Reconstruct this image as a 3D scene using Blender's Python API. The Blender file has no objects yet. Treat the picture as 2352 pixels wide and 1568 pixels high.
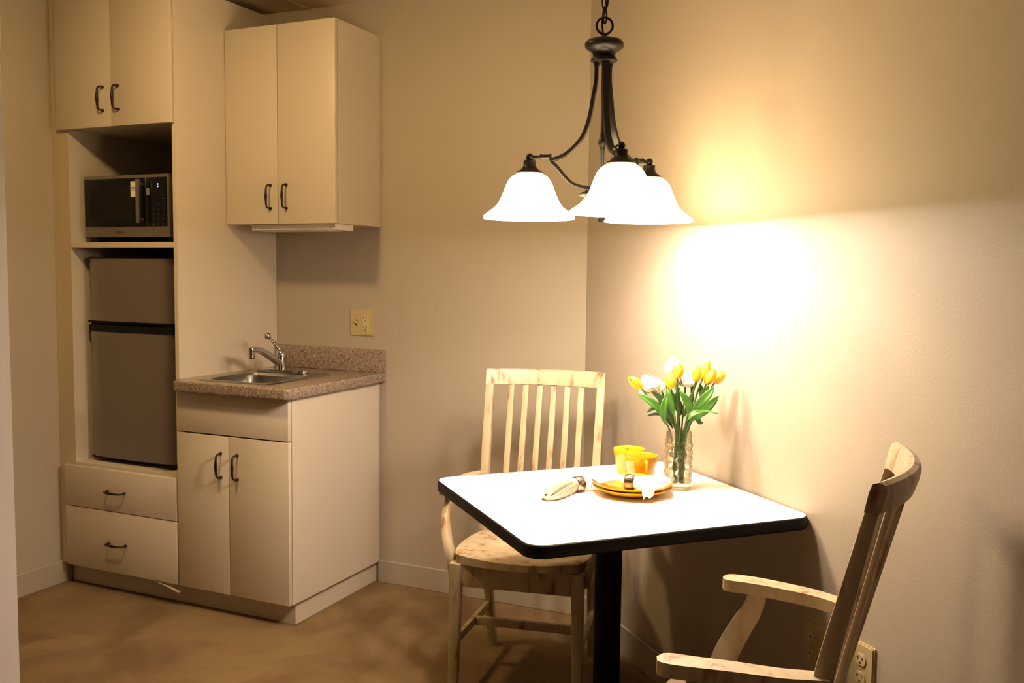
import bpy, bmesh, math, random
from mathutils import Vector, Matrix
random.seed(7)
PI = math.pi
scn = bpy.context.scene
COL = scn.collection

# ------------------------------------------------------------------ camera
FPX = 2129.0996
yaw, pitch, roll = 0.4228, -0.0750, 0.0108
fwd = Vector((-math.sin(yaw)*math.cos(pitch), math.cos(yaw)*math.cos(pitch), math.sin(pitch)))
rgt = Vector((math.cos(yaw), math.sin(yaw), 0)); upv = rgt.cross(fwd)
r2 = rgt*math.cos(roll) + upv*math.sin(roll); u2 = upv*math.cos(roll) - rgt*math.sin(roll)
cd = bpy.data.cameras.new('camera'); cam = bpy.data.objects.new('camera', cd); COL.objects.link(cam)
m = Matrix.Identity(4)
for i in range(3): m[i][0] = r2[i]; m[i][1] = u2[i]; m[i][2] = -fwd[i]
m[0][3], m[1][3], m[2][3] = 1.2011, -3.3596, 1.3446
cam.matrix_world = m
cd.sensor_width = 36.0; cd.lens = FPX*36.0/2352.0; cd.clip_start = 0.05
scn.camera = cam

# ------------------------------------------------------------------ world, exposure
w = bpy.data.worlds.new('world'); scn.world = w; w.use_nodes = True
w.node_tree.nodes['Background'].inputs[0].default_value = (1.0, .78, .6, 1)
w.node_tree.nodes['Background'].inputs[1].default_value = 0.005
scn.view_settings.view_transform = 'Standard'; scn.view_settings.look = 'None'
scn.view_settings.gamma = 1.0; scn.view_settings.exposure = 0.0
scn.view_settings.use_curve_mapping = False

BULB_W = 164.0                    # each chandelier bulb
BULB_C = (1.0, .85, .74)
SHADE_L = 32.0                    # glow of the frosted glass shades
SHADE_C = (1.0, .73, .40)
KITCHEN_L = 215.0                 # flush ceiling lamp of the kitchenette
KITCHEN_C = (1.0, .68, .28)
FILL_L = 12.0                   # invented fill lamp behind the camera, no known fixture
FILL_C = (1.0, .87, .82)

# ------------------------------------------------------------------ materials
MATS = {}
def mat(name, col, rough=.5, metal=0., **kw):
    if name in MATS: return MATS[name]
    M = bpy.data.materials.new(name); M.use_nodes = True
    b = M.node_tree.nodes['Principled BSDF']
    b.inputs['Base Color'].default_value = (*col, 1); b.inputs['Roughness'].default_value = rough
    b.inputs['Metallic'].default_value = metal
    for k, v in kw.items():
        b.inputs[k.replace('_', ' ')].default_value = v
    MATS[name] = M
    return M
def nodes(M): return M.node_tree.nodes, M.node_tree.links, M.node_tree.nodes['Principled BSDF']
def noise_col(M, scale, c1, c2, lo=.3, hi=.7, detail=4, coord='Object', stretch=(1,1,1), rough=.5):
    N, L, b = nodes(M)
    tc = N.new('ShaderNodeTexCoord'); mp = N.new('ShaderNodeMapping'); mp.inputs['Scale'].default_value = stretch
    nz = N.new('ShaderNodeTexNoise'); nz.inputs['Scale'].default_value = scale; nz.inputs['Detail'].default_value = detail
    nz.inputs['Roughness'].default_value = rough
    cr = N.new('ShaderNodeValToRGB')
    cr.color_ramp.elements[0].position = lo; cr.color_ramp.elements[0].color = (*c1, 1)
    cr.color_ramp.elements[1].position = hi; cr.color_ramp.elements[1].color = (*c2, 1)
    L.new(tc.outputs[coord], mp.inputs[0]); L.new(mp.outputs[0], nz.inputs['Vector'])
    L.new(nz.outputs['Fac'], cr.inputs[0]); L.new(cr.outputs[0], b.inputs['Base Color'])
    return cr
def bump(M, scale, strength, dist=.002, detail=3, coord='Object', stretch=(1,1,1)):
    N, L, b = nodes(M)
    tc = N.new('ShaderNodeTexCoord'); mp = N.new('ShaderNodeMapping'); mp.inputs['Scale'].default_value = stretch
    nz = N.new('ShaderNodeTexNoise'); nz.inputs['Scale'].default_value = scale; nz.inputs['Detail'].default_value = detail
    bp = N.new('ShaderNodeBump'); bp.inputs['Strength'].default_value = strength; bp.inputs['Distance'].default_value = dist
    L.new(tc.outputs[coord], mp.inputs[0]); L.new(mp.outputs[0], nz.inputs['Vector'])
    L.new(nz.outputs['Fac'], bp.inputs['Height']); L.new(bp.outputs[0], b.inputs['Normal'])

WALL = mat('wall_paint', (.340, .287, .226), .55); bump(WALL, 170, .22, .0015)
PALE = mat('pale_partition_paint', (.72, .67, .63), .5); bump(PALE, 120, .15, .001)
CEIL = mat('ceiling_paint', (.55, .46, .36), .8); bump(CEIL, 60, .2, .001)
BASEB = mat('baseboard_paint', (.33, .28, .225), .45)
CARPET = mat('carpet', (.4, .29, .17), .95)
def carpet_nodes():
    N, L, b = nodes(CARPET)
    tc = N.new('ShaderNodeTexCoord')
    n1 = N.new('ShaderNodeTexNoise'); n1.inputs['Scale'].default_value = 3.2; n1.inputs['Detail'].default_value = 3; n1.inputs['Distortion'].default_value = .8
    n2 = N.new('ShaderNodeTexNoise'); n2.inputs['Scale'].default_value = 420; n2.inputs['Detail'].default_value = 2
    L.new(tc.outputs['Object'], n1.inputs['Vector']); L.new(tc.outputs['Object'], n2.inputs['Vector'])
    c1 = N.new('ShaderNodeValToRGB'); c1.color_ramp.elements[0].position = .35; c1.color_ramp.elements[1].position = .62
    c1.color_ramp.elements[0].color = (.155, .098, .05, 1); c1.color_ramp.elements[1].color = (.225, .15, .078, 1)
    mx = N.new('ShaderNodeMix'); mx.data_type = 'RGBA'; mx.blend_type = 'MULTIPLY'; mx.inputs['Factor'].default_value = .55
    c2 = N.new('ShaderNodeValToRGB'); c2.color_ramp.elements[0].position = .3; c2.color_ramp.elements[1].position = .6
    c2.color_ramp.elements[0].color = (.45, .45, .45, 1); c2.color_ramp.elements[1].color = (1, 1, 1, 1)
    L.new(n1.outputs['Fac'], c1.inputs[0]); L.new(n2.outputs['Fac'], c2.inputs[0])
    L.new(c1.outputs[0], mx.inputs['A']); L.new(c2.outputs[0], mx.inputs['B']); L.new(mx.outputs['Result'], b.inputs['Base Color'])
    bp = N.new('ShaderNodeBump'); bp.inputs['Strength'].default_value = .6; bp.inputs['Distance'].default_value = .004
    L.new(n2.outputs['Fac'], bp.inputs['Height']); L.new(bp.outputs[0], b.inputs['Normal'])
    b.inputs['Specular IOR Level'].default_value = .1
carpet_nodes()
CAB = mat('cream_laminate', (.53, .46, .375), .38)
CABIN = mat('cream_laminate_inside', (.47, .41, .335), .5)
FILLER = mat('pale_wood_filler', (.62, .49, .30), .55); noise_col(FILLER, 9, (.45, .365, .245), (.52, .43, .30), stretch=(1, 1, .15))
HANDLE = mat('oil_rubbed_bronze', (.022, .014, .012), .38, .6)
BLACKM = mat('black_bronze_metal', (.007, .0055, .005), .40, 0., **{'Specular_IOR_Level': .2})
STEEL = mat('brushed_stainless', (.28, .25, .225), .30, .9); bump(STEEL, 60, .06, .0005, stretch=(1, 1, 30))
STEELD = mat('sink_stainless', (.36, .345, .325), .25, 1.)
CHROME = mat('chrome', (.48, .475, .47), .06, 1.)
BLACKP = mat('black_plastic', (.006, .006, .006), .45, **{'Specular_IOR_Level': .15})
BLACKG = mat('black_glass', (.003, .003, .0035), .10, **{'Specular_IOR_Level': .22})
BLACKW = mat('dark_window_mesh', (.008, .006, .005), .35, **{'Specular_IOR_Level': .2})
GRANITE = mat('speckled_granite', (.3, .22, .16), .22)
def granite_nodes():
    N, L, b = nodes(GRANITE)
    tc = N.new('ShaderNodeTexCoord')
    v = N.new('ShaderNodeTexVoronoi'); v.inputs['Scale'].default_value = 290
    n = N.new('ShaderNodeTexNoise'); n.inputs['Scale'].default_value = 95; n.inputs['Detail'].default_value = 6
    L.new(tc.outputs['Object'], v.inputs['Vector']); L.new(tc.outputs['Object'], n.inputs['Vector'])
    sep = N.new('ShaderNodeSeparateColor'); L.new(v.outputs['Color'], sep.inputs[0])
    c1 = N.new('ShaderNodeValToRGB'); cr = c1.color_ramp; cr.interpolation = 'CONSTANT'
    cr.elements[0].position = 0; cr.elements[0].color = (.08, .05, .038, 1)
    cr.elements[1].position = .09; cr.elements[1].color = (.205, .150, .112, 1)
    e = cr.elements.new(.55); e.color = (.25, .19, .148, 1)
    e = cr.elements.new(.9); e.color = (.35, .28, .235, 1)
    L.new(sep.outputs[0], c1.inputs[0])
    mx = N.new('ShaderNodeMix'); mx.data_type = 'RGBA'; mx.blend_type = 'OVERLAY'; mx.inputs['Factor'].default_value = .45
    L.new(c1.outputs[0], mx.inputs['A']); L.new(n.outputs['Fac'], mx.inputs['B']); L.new(mx.outputs['Result'], b.inputs['Base Color'])
granite_nodes()
WOOD = mat('distressed_cream_wood', (.72, .58, .37), .42)
def wood_nodes():
    N, L, b = nodes(WOOD)
    tc = N.new('ShaderNodeTexCoord'); oi = N.new('ShaderNodeObjectInfo')
    ad = N.new('ShaderNodeVectorMath'); ad.operation = 'ADD'
    sc = N.new('ShaderNodeVectorMath'); sc.operation = 'SCALE'; sc.inputs['Scale'].default_value = 13.0
    cmb = N.new('ShaderNodeCombineXYZ')
    for i in range(3): L.new(oi.outputs['Random'], cmb.inputs[i])
    L.new(cmb.outputs[0], sc.inputs[0]); L.new(tc.outputs['Object'], ad.inputs[0]); L.new(sc.outputs[0], ad.inputs[1])
    mp = N.new('ShaderNodeMapping'); mp.inputs['Scale'].default_value = (26, 26, 7)
    n = N.new('ShaderNodeTexNoise'); n.inputs['Scale'].default_value = 1.0; n.inputs['Detail'].default_value = 5; n.inputs['Roughness'].default_value = .6
    L.new(ad.outputs[0], mp.inputs[0]); L.new(mp.outputs[0], n.inputs['Vector'])
    c = N.new('ShaderNodeValToRGB'); cr = c.color_ramp
    cr.elements[0].position = .325; cr.elements[0].color = (.17, .07, .035, 1)
    cr.elements[1].position = .44; cr.elements[1].color = (.36, .28, .175, 1)
    e = cr.elements.new(.39); e.color = (.29, .18, .10, 1)
    e = cr.elements.new(.62); e.color = (.41, .33, .215, 1)
    L.new(n.outputs['Fac'], c.inputs[0]); L.new(c.outputs[0], b.inputs['Base Color'])
wood_nodes()
TABLETOP = mat('white_laminate', (.86, .83, .78), .35)
RUBBER = mat('black_rubber_edge', (.003, .003, .0045), .5, **{'Specular_IOR_Level': .2})
BLACKPOST = mat('black_powder_coat', (.003, .003, .003), .6); MATS['black_powder_coat'].node_tree.nodes['Principled BSDF'].inputs['Specular IOR Level'].default_value = .1
YELLOW = mat('yellow_glaze', (.62, .285, .006), .12); YELLOW.node_tree.nodes['Principled BSDF'].inputs['Coat Weight'].default_value = .6
CLOTH = mat('white_cotton', (.86, .84, .79), .9); bump(CLOTH, 260, .3, .001)
LACE = mat('cream_lace', (.36, .30, .23), .95); bump(LACE, 420, .8, .002)
RING = mat('hammered_metal', (.30, .24, .21), .26, 1.); bump(RING, 240, .55, .0015, detail=1)
IVORY = mat('ivory_plastic', (.40, .32, .165), .38)
IVORY2 = mat('pale_ivory_plastic', (.47, .385, .23), .35)
SLOT = mat('slot_black', (.01, .006, .004), .6)
WHITEP = mat('white_plastic', (.75, .70, .64), .4)
PAPER = mat('paper', (.72, .67, .60), .8)
INK = mat('ink_grey', (.12, .10, .10), .7)
LETTER = mat('letter_grey', (.10, .085, .07), .4, .5)
KEYMARK = mat('key_mark', (.07, .065, .06), .5)
STICKER = mat('grey_sticker', (.22, .20, .22), .5)
def emis(name, col, s):
    M = mat(name, (.8, .78, .72), .4); b = M.node_tree.nodes['Principled BSDF']
    b.inputs['Emission Color'].default_value = (*col, 1); b.inputs['Emission Strength'].default_value = s
    return M
SHADE = emis('frosted_shade_glass', SHADE_C, SHADE_L)
BULB = emis('bulb_glow', BULB_C, 30)
DIFF_K = emis('kitchen_diffuser', KITCHEN_C, KITCHEN_L)
DIFF_FILL = emis('fill_diffuser', FILL_C, FILL_L)
LED = emis('blue_led', (.35, .4, 1.0), 1.6)
GLASS = bpy.data.materials.new('vase_glass'); GLASS.use_nodes = True
def glass_nodes():
    N = GLASS.node_tree.nodes; L = GLASS.node_tree.links
    N.remove(N['Principled BSDF']); out = N['Material Output']
    g = N.new('ShaderNodeBsdfGlass'); g.inputs['Color'].default_value = (.97, .97, .94, 1); g.inputs['Roughness'].default_value = .0; g.inputs['IOR'].default_value = 1.45
    t = N.new('ShaderNodeBsdfTransparent'); t.inputs[0].default_value = (.96, .96, .93, 1)
    mx = N.new('ShaderNodeMixShader'); mx.inputs[0].default_value = .22
    L.new(g.outputs[0], mx.inputs[1]); L.new(t.outputs[0], mx.inputs[2]); L.new(mx.outputs[0], out.inputs[0])
glass_nodes()
TULIP = mat('tulip_yellow', (.90, .66, .02), .5); TULIP.node_tree.nodes['Principled BSDF'].inputs['Subsurface Weight'].default_value = 0.0
noise_col(TULIP, 30, (.72, .40, .004), (.80, .60, .03), stretch=(1, 1, .25))
WHITEF = mat('peony_white', (.90, .90, .84), .7)
LEAF = mat('tulip_leaf', (.13, .36, .05), .4); noise_col(LEAF, 25, (.035, .13, .014), (.085, .235, .034))
LEAFD = mat('dark_leaf', (.03, .075, .02), .45)
STEM = mat('stem_green', (.045, .10, .02), .45)

# ------------------------------------------------------------------ helpers
OFF = {}          # object -> world offset used for its children (unrotated things)
def tag(o, label, cat, group=None):
    o['label'] = label; o['category'] = cat
    if group: o['group'] = group
def thing(name, label, cat, loc=(0, 0, 0), rz=0., group=None, local=False):
    o = bpy.data.objects.new(name, None); COL.objects.link(o)
    o.location = loc; o.rotation_euler = (0, 0, rz); o.empty_display_size = .05
    tag(o, label, cat, group)
    OFF[o] = Vector((0, 0, 0)) if local else Vector(loc)
    return o
def obj(name, bm, material, parent=None, smooth=None, label=None, kind=None):
    bmesh.ops.remove_doubles(bm, verts=bm.verts, dist=1e-6)
    bmesh.ops.recalc_face_normals(bm, faces=bm.faces)
    if parent is not None:
        off = OFF[parent]
        if off.length > 0: bmesh.ops.translate(bm, vec=-off, verts=bm.verts)
    me = bpy.data.meshes.new(name); bm.to_mesh(me); bm.free()
    mats = material if isinstance(material, (list, tuple)) else [material]
    for q in mats: me.materials.append(q)
    if smooth is not None:
        for p in me.polygons: p.use_smooth = True
        if smooth < PI:
            me.set_sharp_from_angle(angle=smooth)
    o = bpy.data.objects.new(name, me); COL.objects.link(o)
    if parent is not None:
        o.parent = parent; OFF[o] = OFF[parent]
    if label: o['label'] = label
    if kind: o['kind'] = kind
    return o
def struct(name, bm, material, parent=None):
    o = obj(name, bm, material, parent); OFF[o] = Vector((0, 0, 0)); o['kind'] = 'structure'; return o
def B(): return bmesh.new()
def box(bm, x0, x1, y0, y1, z0, z1, bev=0., seg=2):
    vs = [bm.verts.new((x, y, z)) for z in (z0, z1) for y in (y0, y1) for x in (x0, x1)]
    fs = [(0,1,3,2), (4,6,7,5), (0,4,5,1), (2,3,7,6), (0,2,6,4), (1,5,7,3)]
    faces = [bm.faces.new([vs[i] for i in f]) for f in fs]
    if bev > 0:
        es = list({e for f in faces for e in f.edges})
        bmesh.ops.bevel(bm, geom=es, offset=bev, segments=seg, affect='EDGES', profile=.5)
    return bm
def bx(*a, **k): return box(B(), *a, **k)
def lathe(bm, prof, cx=0, cy=0, n=32, cap0=True, cap1=True):
    rings = []
    for r, z in prof:
        if r < 1e-5: rings.append([bm.verts.new((cx, cy, z))])
        else: rings.append([bm.verts.new((cx + r*math.cos(2*PI*i/n), cy + r*math.sin(2*PI*i/n), z)) for i in range(n)])
    for a, b in zip(rings, rings[1:]):
        for i in range(n):
            j = (i+1) % n
            if len(a) == 1 and len(b) == 1: break
            if len(a) == 1: bm.faces.new((a[0], b[i], b[j]))
            elif len(b) == 1: bm.faces.new((a[i], a[j], b[0]))
            else: bm.faces.new((a[i], a[j], b[j], b[i]))
    if cap0 and len(rings[0]) > 1: bm.faces.new(rings[0][::-1])
    if cap1 and len(rings[-1]) > 1: bm.faces.new(rings[-1])
    return bm
def frames(pts, up=None):
    """tangent / side / up frames along a poly-line"""
    out = []
    P = [Vector(p) for p in pts]; prev = None
    for i, p in enumerate(P):
        t = (P[min(i+1, len(P)-1)] - P[max(i-1, 0)]).normalized()
        if up is not None:
            s = t.cross(Vector(up))
            if s.length < 1e-4: s = prev if prev is not None else t.orthogonal()
            s.normalize()
        else:
            s = (prev - t*prev.dot(t)) if prev is not None else t.orthogonal()
            s.normalize()
        prev = s
        out.append((p, t, s, s.cross(t).normalized()))
    return out
def sweep(bm, pts, sec, up=None, cap=True):
    """sec: list of (a,b) per section or function i->(list of (s,u))"""
    fr = frames(pts, up); rings = []
    for i, (p, t, s, u) in enumerate(fr):
        pr = sec(i/(len(fr)-1)) if callable(sec) else sec
        rings.append([bm.verts.new(p + s*a + u*b) for a, b in pr])
    n = len(rings[0])
    for a, b in zip(rings, rings[1:]):
        for i in range(n):
            j = (i+1) % n
            bm.faces.new((a[i], a[j], b[j], b[i]))
    if cap:
        bm.faces.new(rings[0][::-1]); bm.faces.new(rings[-1])
    return bm
def circ(r, n=10, ry=None):
    ry = r if ry is None else ry
    return [(r*math.cos(2*PI*i/n), ry*math.sin(2*PI*i/n)) for i in range(n)]
def rrect(a, b, r, n=3):
    pts = []
    for cx, cy, a0 in ((a-r, b-r, 0), (-a+r, b-r, 90), (-a+r, -b+r, 180), (a-r, -b+r, 270)):
        for k in range(n+1):
            t = math.radians(a0 + 90*k/n); pts.append((cx + r*math.cos(t), cy + r*math.sin(t)))
    return pts
def tube(bm, pts, r, n=10, cap=True):
    if callable(r): return sweep(bm, pts, lambda t: circ(r(t), n), cap=cap)
    return sweep(bm, pts, circ(r, n), cap=cap)
def spline(pts, n=8):
    P = [Vector(p) for p in pts]; out = []
    for i in range(len(P)-1):
        p0 = P[max(i-1, 0)]; p1 = P[i]; p2 = P[i+1]; p3 = P[min(i+2, len(P)-1)]
        for k in range(n):
            t = k/n
            out.append(.5*((2*p1) + (p2-p0)*t + (2*p0-5*p1+4*p2-p3)*t*t + (3*p1-p0-3*p2+p3)*t**3))
    out.append(P[-1]); return out
def sphere(bm, c, r, n=16, m=10, sz=1.):
    prof = [(r*math.sin(PI*i/m), c[2] - r*sz*math.cos(PI*i/m)) for i in range(m+1)]
    prof[0] = (0, prof[0][1]); prof[-1] = (0, prof[-1][1])
    return lathe(bm, prof, c[0], c[1], n)
def prism(bm, outline, z0, z1, inset=0.):
    a = [bm.verts.new((x, y, z0)) for x, y in outline]; b = [bm.verts.new((x, y, z1)) for x, y in outline]
    n = len(a)
    for i in range(n):
        j = (i+1) % n; bm.faces.new((a[i], a[j], b[j], b[i]))
    bm.faces.new(a[::-1]); bm.faces.new(b); return bm
def ring_torus(bm, c, R, r, axis='y', n=28, k=8):
    pts = []
    rings = []
    for i in range(n):
        a = 2*PI*i/n
        rr = []
        for j in range(k):
            b = 2*PI*j/k; q = R + r*math.cos(b); h = r*math.sin(b)
            v = (q*math.cos(a), h, q*math.sin(a))
            rr.append(bm.verts.new(Vector(c) + (Vector(v) if axis == 'y' else Vector((v[1], v[0], v[2])))))
        rings.append(rr)
    for i in range(n):
        A = rings[i]; Bq = rings[(i+1) % n]
        for j in range(k): bm.faces.new((A[j], A[(j+1) % k], Bq[(j+1) % k], Bq[j]))
    return bm
def copy_tree(o, parent=None):
    c = o.copy(); COL.objects.link(c); c.parent = parent; OFF[c] = OFF.get(o, Vector())
    for ch in list(o.children): copy_tree(ch, c)
    return c
def text_bm(txt, size, depth=.0004):
    cu = bpy.data.curves.new('t', 'FONT'); cu.body = txt; cu.size = size; cu.extrude = depth
    cu.align_x = 'CENTER'; cu.align_y = 'CENTER'
    o = bpy.data.objects.new('t', cu); COL.objects.link(o)
    me = o.evaluated_get(bpy.context.evaluated_depsgraph_get()).to_mesh()
    bm = B(); bm.from_mesh(me)
    bpy.data.objects.remove(o); bpy.data.curves.remove(cu)
    return bm
def place(bm, x, y, z):   # text laid in xy -> facing -y at (x,y,z)
    bmesh.ops.transform(bm, matrix=Matrix.Translation((x, y, z)) @ Matrix.Rotation(PI/2, 4, 'X'), verts=bm.verts)
    return bm

# ------------------------------------------------------------------ the room
CZ = 2.462
XL = -2.138                      # left wall plane
XP, YP = -.157, -2.327           # corner of the partition at the left of the frame
fl = B(); prism(fl, [(-2.3, .1), (.05, .1), (4.3, -4.15), (4.3, -6.6), (-2.3, -6.6)], -.05, 0)
struct('floor', fl, CARPET)
cl = B(); prism(cl, [(-2.3, .1), (.05, .1), (4.3, -4.15), (4.3, -6.6), (-2.3, -6.6)], CZ, CZ+.05)
ceil = struct('ceiling', cl, CEIL)
def wallq(name, a, b, th, z0=0., z1=CZ):   # inner face a->b, thickness to the right-hand outside
    a = Vector((*a, 0)); b = Vector((*b, 0)); n = (b-a).normalized().cross(Vector((0, 0, 1))) * -th
    bm = B(); prism(bm, [(a.x, a.y), (b.x, b.y), (b.x+n.x, b.y+n.y), (a.x+n.x, a.y+n.y)], z0, z1)
    return struct(name, bm, WALL)
wallq('wall_back', (XL, 0), (0, 0), .1)
wallq('wall_right', (0, 0), (4.2, -4.2), .1)
wallq('wall_left', (XL, -6.5), (XL, 0), .1)
wallq('wall_rear', (4.2, -6.5), (XL, -6.5), .1)
wallq('wall_far_right', (4.2, -4.2), (4.2, -6.5), .1)
struct('wall_partition', bx(XP-.12, XP, -6.5, YP, 0, CZ), PALE)
# ceiling board seams (visible in the strip over the cabinets)
for k, (xx, wd) in enumerate(((-1.30, .045), (-2.0, .045), (-.55, .045))):
    struct('trim_%d' % (k+1), bx(xx-wd/2, xx+wd/2, -2.2, -.001, CZ-.004, CZ+.001), CEIL)
BH = .0964
struct('baseboard_back', bx(-.93, .0, -.012, -.0005, 0.0, BH, bev=.002, seg=1), BASEB)
bb = B(); s7 = math.sqrt(.5)
prism(bb, [(-.006, -.004), (3.6, -3.61), (3.6-.0085, -3.61-.0085), (-.012, -.0125)], 0, BH)
struct('baseboard_right', bb, BASEB)
struct('baseboard_left', bx(XL+.0005, XL+.012, -4.5, -.545, 0, BH, bev=.002, seg=1), BASEB)

# ------------------------------------------------------------------ handles
def handle(parent, x, y, z, vertical=True):
    """turned bow pull, posts 96 mm apart on a front face at plane y"""
    L = .046; dpt = .030
    pts = [(0, 0, L), (0, -dpt*.55, L*1.0), (0, -dpt*.9, L*.86), (0, -dpt, L*.6), (0, -dpt*1.04, L*.2), (0, -dpt*1.04, -L*.2),
           (0, -dpt, -L*.6), (0, -dpt*.9, -L*.86), (0, -dpt*.55, -L), (0, 0, -L)]
    if not vertical: pts = [(p[2], p[1], 0) for p in pts]
    pts = [Vector(p) + Vector((x, y, z)) for p in pts]
    sp = spline(pts, 5)
    def r(t):
        base = .0036
        d = abs(t-.5)
        if d < .2: base += .0018*(1-d/.2) + .0008*(1 if (int(d*60) % 3 == 0) else 0)
        if t < .06 or t > .94: base += .0024
        return base
    bm = B(); tube(bm, sp, r, 8)
    for e in (pts[0], pts[-1]): sphere(bm, (e.x, e.y-.004, e.z), .0065, 10, 6)
    return obj('handle', bm, HANDLE, parent, smooth=.9, label='dark bronze turned bow handle')

# ------------------------------------------------------------------ tall cabinet
D = .62; XT = -1.469; XR = -.929
t = thing('tall_cabinet', 'tall cream cabinet with two upper doors, appliance niche and two bottom drawers', 'cabinet', (-1.80, -.3, 0))
TC = 2.437
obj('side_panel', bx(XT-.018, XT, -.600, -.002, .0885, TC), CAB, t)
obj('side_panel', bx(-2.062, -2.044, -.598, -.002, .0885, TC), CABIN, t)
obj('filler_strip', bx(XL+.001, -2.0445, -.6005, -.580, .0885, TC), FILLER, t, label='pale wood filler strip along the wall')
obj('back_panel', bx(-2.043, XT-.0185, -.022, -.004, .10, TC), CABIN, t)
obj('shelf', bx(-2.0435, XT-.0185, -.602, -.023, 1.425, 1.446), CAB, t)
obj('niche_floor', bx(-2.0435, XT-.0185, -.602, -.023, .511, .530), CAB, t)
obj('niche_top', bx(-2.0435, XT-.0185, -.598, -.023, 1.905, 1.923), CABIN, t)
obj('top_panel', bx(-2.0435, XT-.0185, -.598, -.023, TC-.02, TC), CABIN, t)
obj('toe_kick', bx(-2.12, XT-.0005, -.562, -.544, .0, .0880), CAB, t)
for x0, x1, hx in ((-2.090, -1.7815, -1.822), (-1.7785, -1.4735, -1.7415)):
    d = obj('door', bx(x0, x1, -.620, -.6025, 1.902, 2.432, bev=.0015), CAB, t, smooth=.6)
    handle(d, hx, -.620, 2.011)
for z0, z1, hz in ((.3475, .518, .430), (.091, .3445, .213)):
    y0 = -.6215 if z0 > .3 else -.620
    d = obj('drawer', bx(-2.090, -1.476, y0, -.6025, z0, z1, bev=.0015), CAB, t, smooth=.6)
    handle(d, -1.795, y0, hz, vertical=False)
bm = B(); sweep(bm, spline([(-1.605, -.612, .0885), (-1.56, -.616, .0830), (-1.51, -.619, .0735), (-1.466, -.621, .0635)], 5), rrect(.0065, .0014, .0004, 1), up=(0, 0, 1))
obj('loose_veneer_strip', bm, WOOD, t, label='loose strip of edging hanging under the drawer')

# ------------------------------------------------------------------ base cabinet
t = thing('base_cabinet', 'cream sink base cabinet with two doors below the granite counter', 'cabinet', (-1.2, -.3, 0))
obj('side_panel', bx(XR-.018, XR, -.5995, -.002, .0885, .8705), CAB, t)
obj('side_panel', bx(XT+.0005, XT+.018, -.5995, -.002, .0885, .8705), CAB, t)
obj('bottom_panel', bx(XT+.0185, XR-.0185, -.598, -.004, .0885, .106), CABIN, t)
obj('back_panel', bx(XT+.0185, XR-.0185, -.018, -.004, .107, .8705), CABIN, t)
obj('drawer_front', bx(XT+.0025, XR-.001, -.620, -.6015, .7115, .869, bev=.0015), CAB, t, smooth=.6)
for x0, x1, hx in ((XT+.0025, -1.2115, -1.2465), (-1.2085, XR-.001, -1.1675)):
    d = obj('door', bx(x0, x1, -.620, -.6015, .0905, .7065, bev=.0015), CAB, t, smooth=.6)
    handle(d, hx, -.620, .594)
obj('toe_kick', bx(XT, XR-.018, -.562, -.003, 0, .0880), CAB, t)

# ------------------------------------------------------------------ counter
CT = .912; CB = .871
t = thing('countertop', 'speckled brown granite countertop with low backsplash around the sink', 'countertop', (-1.18, -.3, CB))
SX0, SX1, SY0, SY1 = -1.385, -1.040, -.598, -.190      # sink cut-out
bm = B()
def arc(cx, cy, r, a0, a1, n=5): return [(cx + r*math.cos(math.radians(a0+(a1-a0)*k/n)), cy + r*math.sin(math.radians(a0+(a1-a0)*k/n))) for k in range(n+1)]
outer = [(XT+.0006, -.0006), (XT+.0006, -.6235)] + arc(-1.447+.012, -.662+.012, .012, 180, 270) + arc(-.898-.022, -.662+.022, .022, 270, 360) + [(-.898, -.0006)]
inner = [(SX0+.012, SY1-.012), (SX0+.012, SY0+.012), (SX1-.012, SY0+.012), (SX1-.012, SY1-.012)]
ov = [bm.verts.new((x, y, CT)) for x, y in outer]; iv = [bm.verts.new((x, y, CT)) for x, y in inner]
es = [bm.edges.new((ov[i], ov[(i+1) % len(ov)])) for i in range(len(ov))] + [bm.edges.new((iv[i], iv[(i+1) % 4])) for i in range(4)]
bmesh.ops.triangle_fill(bm, use_beauty=True, edges=es)
top = [f for f in bm.faces]
ex = bmesh.ops.extrude_face_region(bm, geom=top)
bmesh.ops.translate(bm, vec=(0, 0, CB-CT), verts=[v for v in ex['geom'] if isinstance(v, bmesh.types.BMVert)])
be = [e for e in bm.edges if e.is_manifold and all(v.co.z > CT-1e-4 or v.co.z < CB+1e-4 for v in e.verts) and abs(e.verts[0].co.z-e.verts[1].co.z) < 1e-5 and e.calc_face_angle(0) > 1 and (e.verts[0].co.y < -.61 or max(v.co.x for v in e.verts) > -.91)]
bmesh.ops.bevel(bm, geom=be, offset=.006, segments=3, affect='EDGES', profile=.5)
obj('slab', bm, GRANITE, t, smooth=.6)
obj('backsplash', bx(XT+.0006, -.898, -.0215, -.0006, CT+.0002, 1.009, bev=.003), GRANITE, t, smooth=.6)

# ------------------------------------------------------------------ sink
t = thing('sink', 'stainless drop-in bar sink set in the granite counter', 'sink', (-1.21, -.39, CT-.14))
bm = B()
def rect_ring(x0, x1, y0, y1, r, z, n=5):
    return [(x, y, z) for x, y in (arc(x1-r, y1-r, r, 0, 90, n) + arc(x0+r, y1-r, r, 90, 180, n) + arc(x0+r, y0+r, r, 180, 270, n) + arc(x1-r, y0+r, r, 270, 360, n))]
rings = [rect_ring(SX0-.004, SX1+.004, SY0-.004, SY1+.004, .022, CT+.0005), rect_ring(SX0, SX1, SY0, SY1, .02, CT+.004), rect_ring(SX0+.006, SX1-.006, SY0+.006, SY1-.006, .02, CT+.005),
         rect_ring(SX0+.022, SX1-.022, SY0+.022, SY1-.105, .05, CT+.0035), rect_ring(SX0+.027, SX1-.027, SY0+.027, SY1-.110, .05, CT-.006)]
vr = [[bm.verts.new(p) for p in r] for r in rings]
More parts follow.
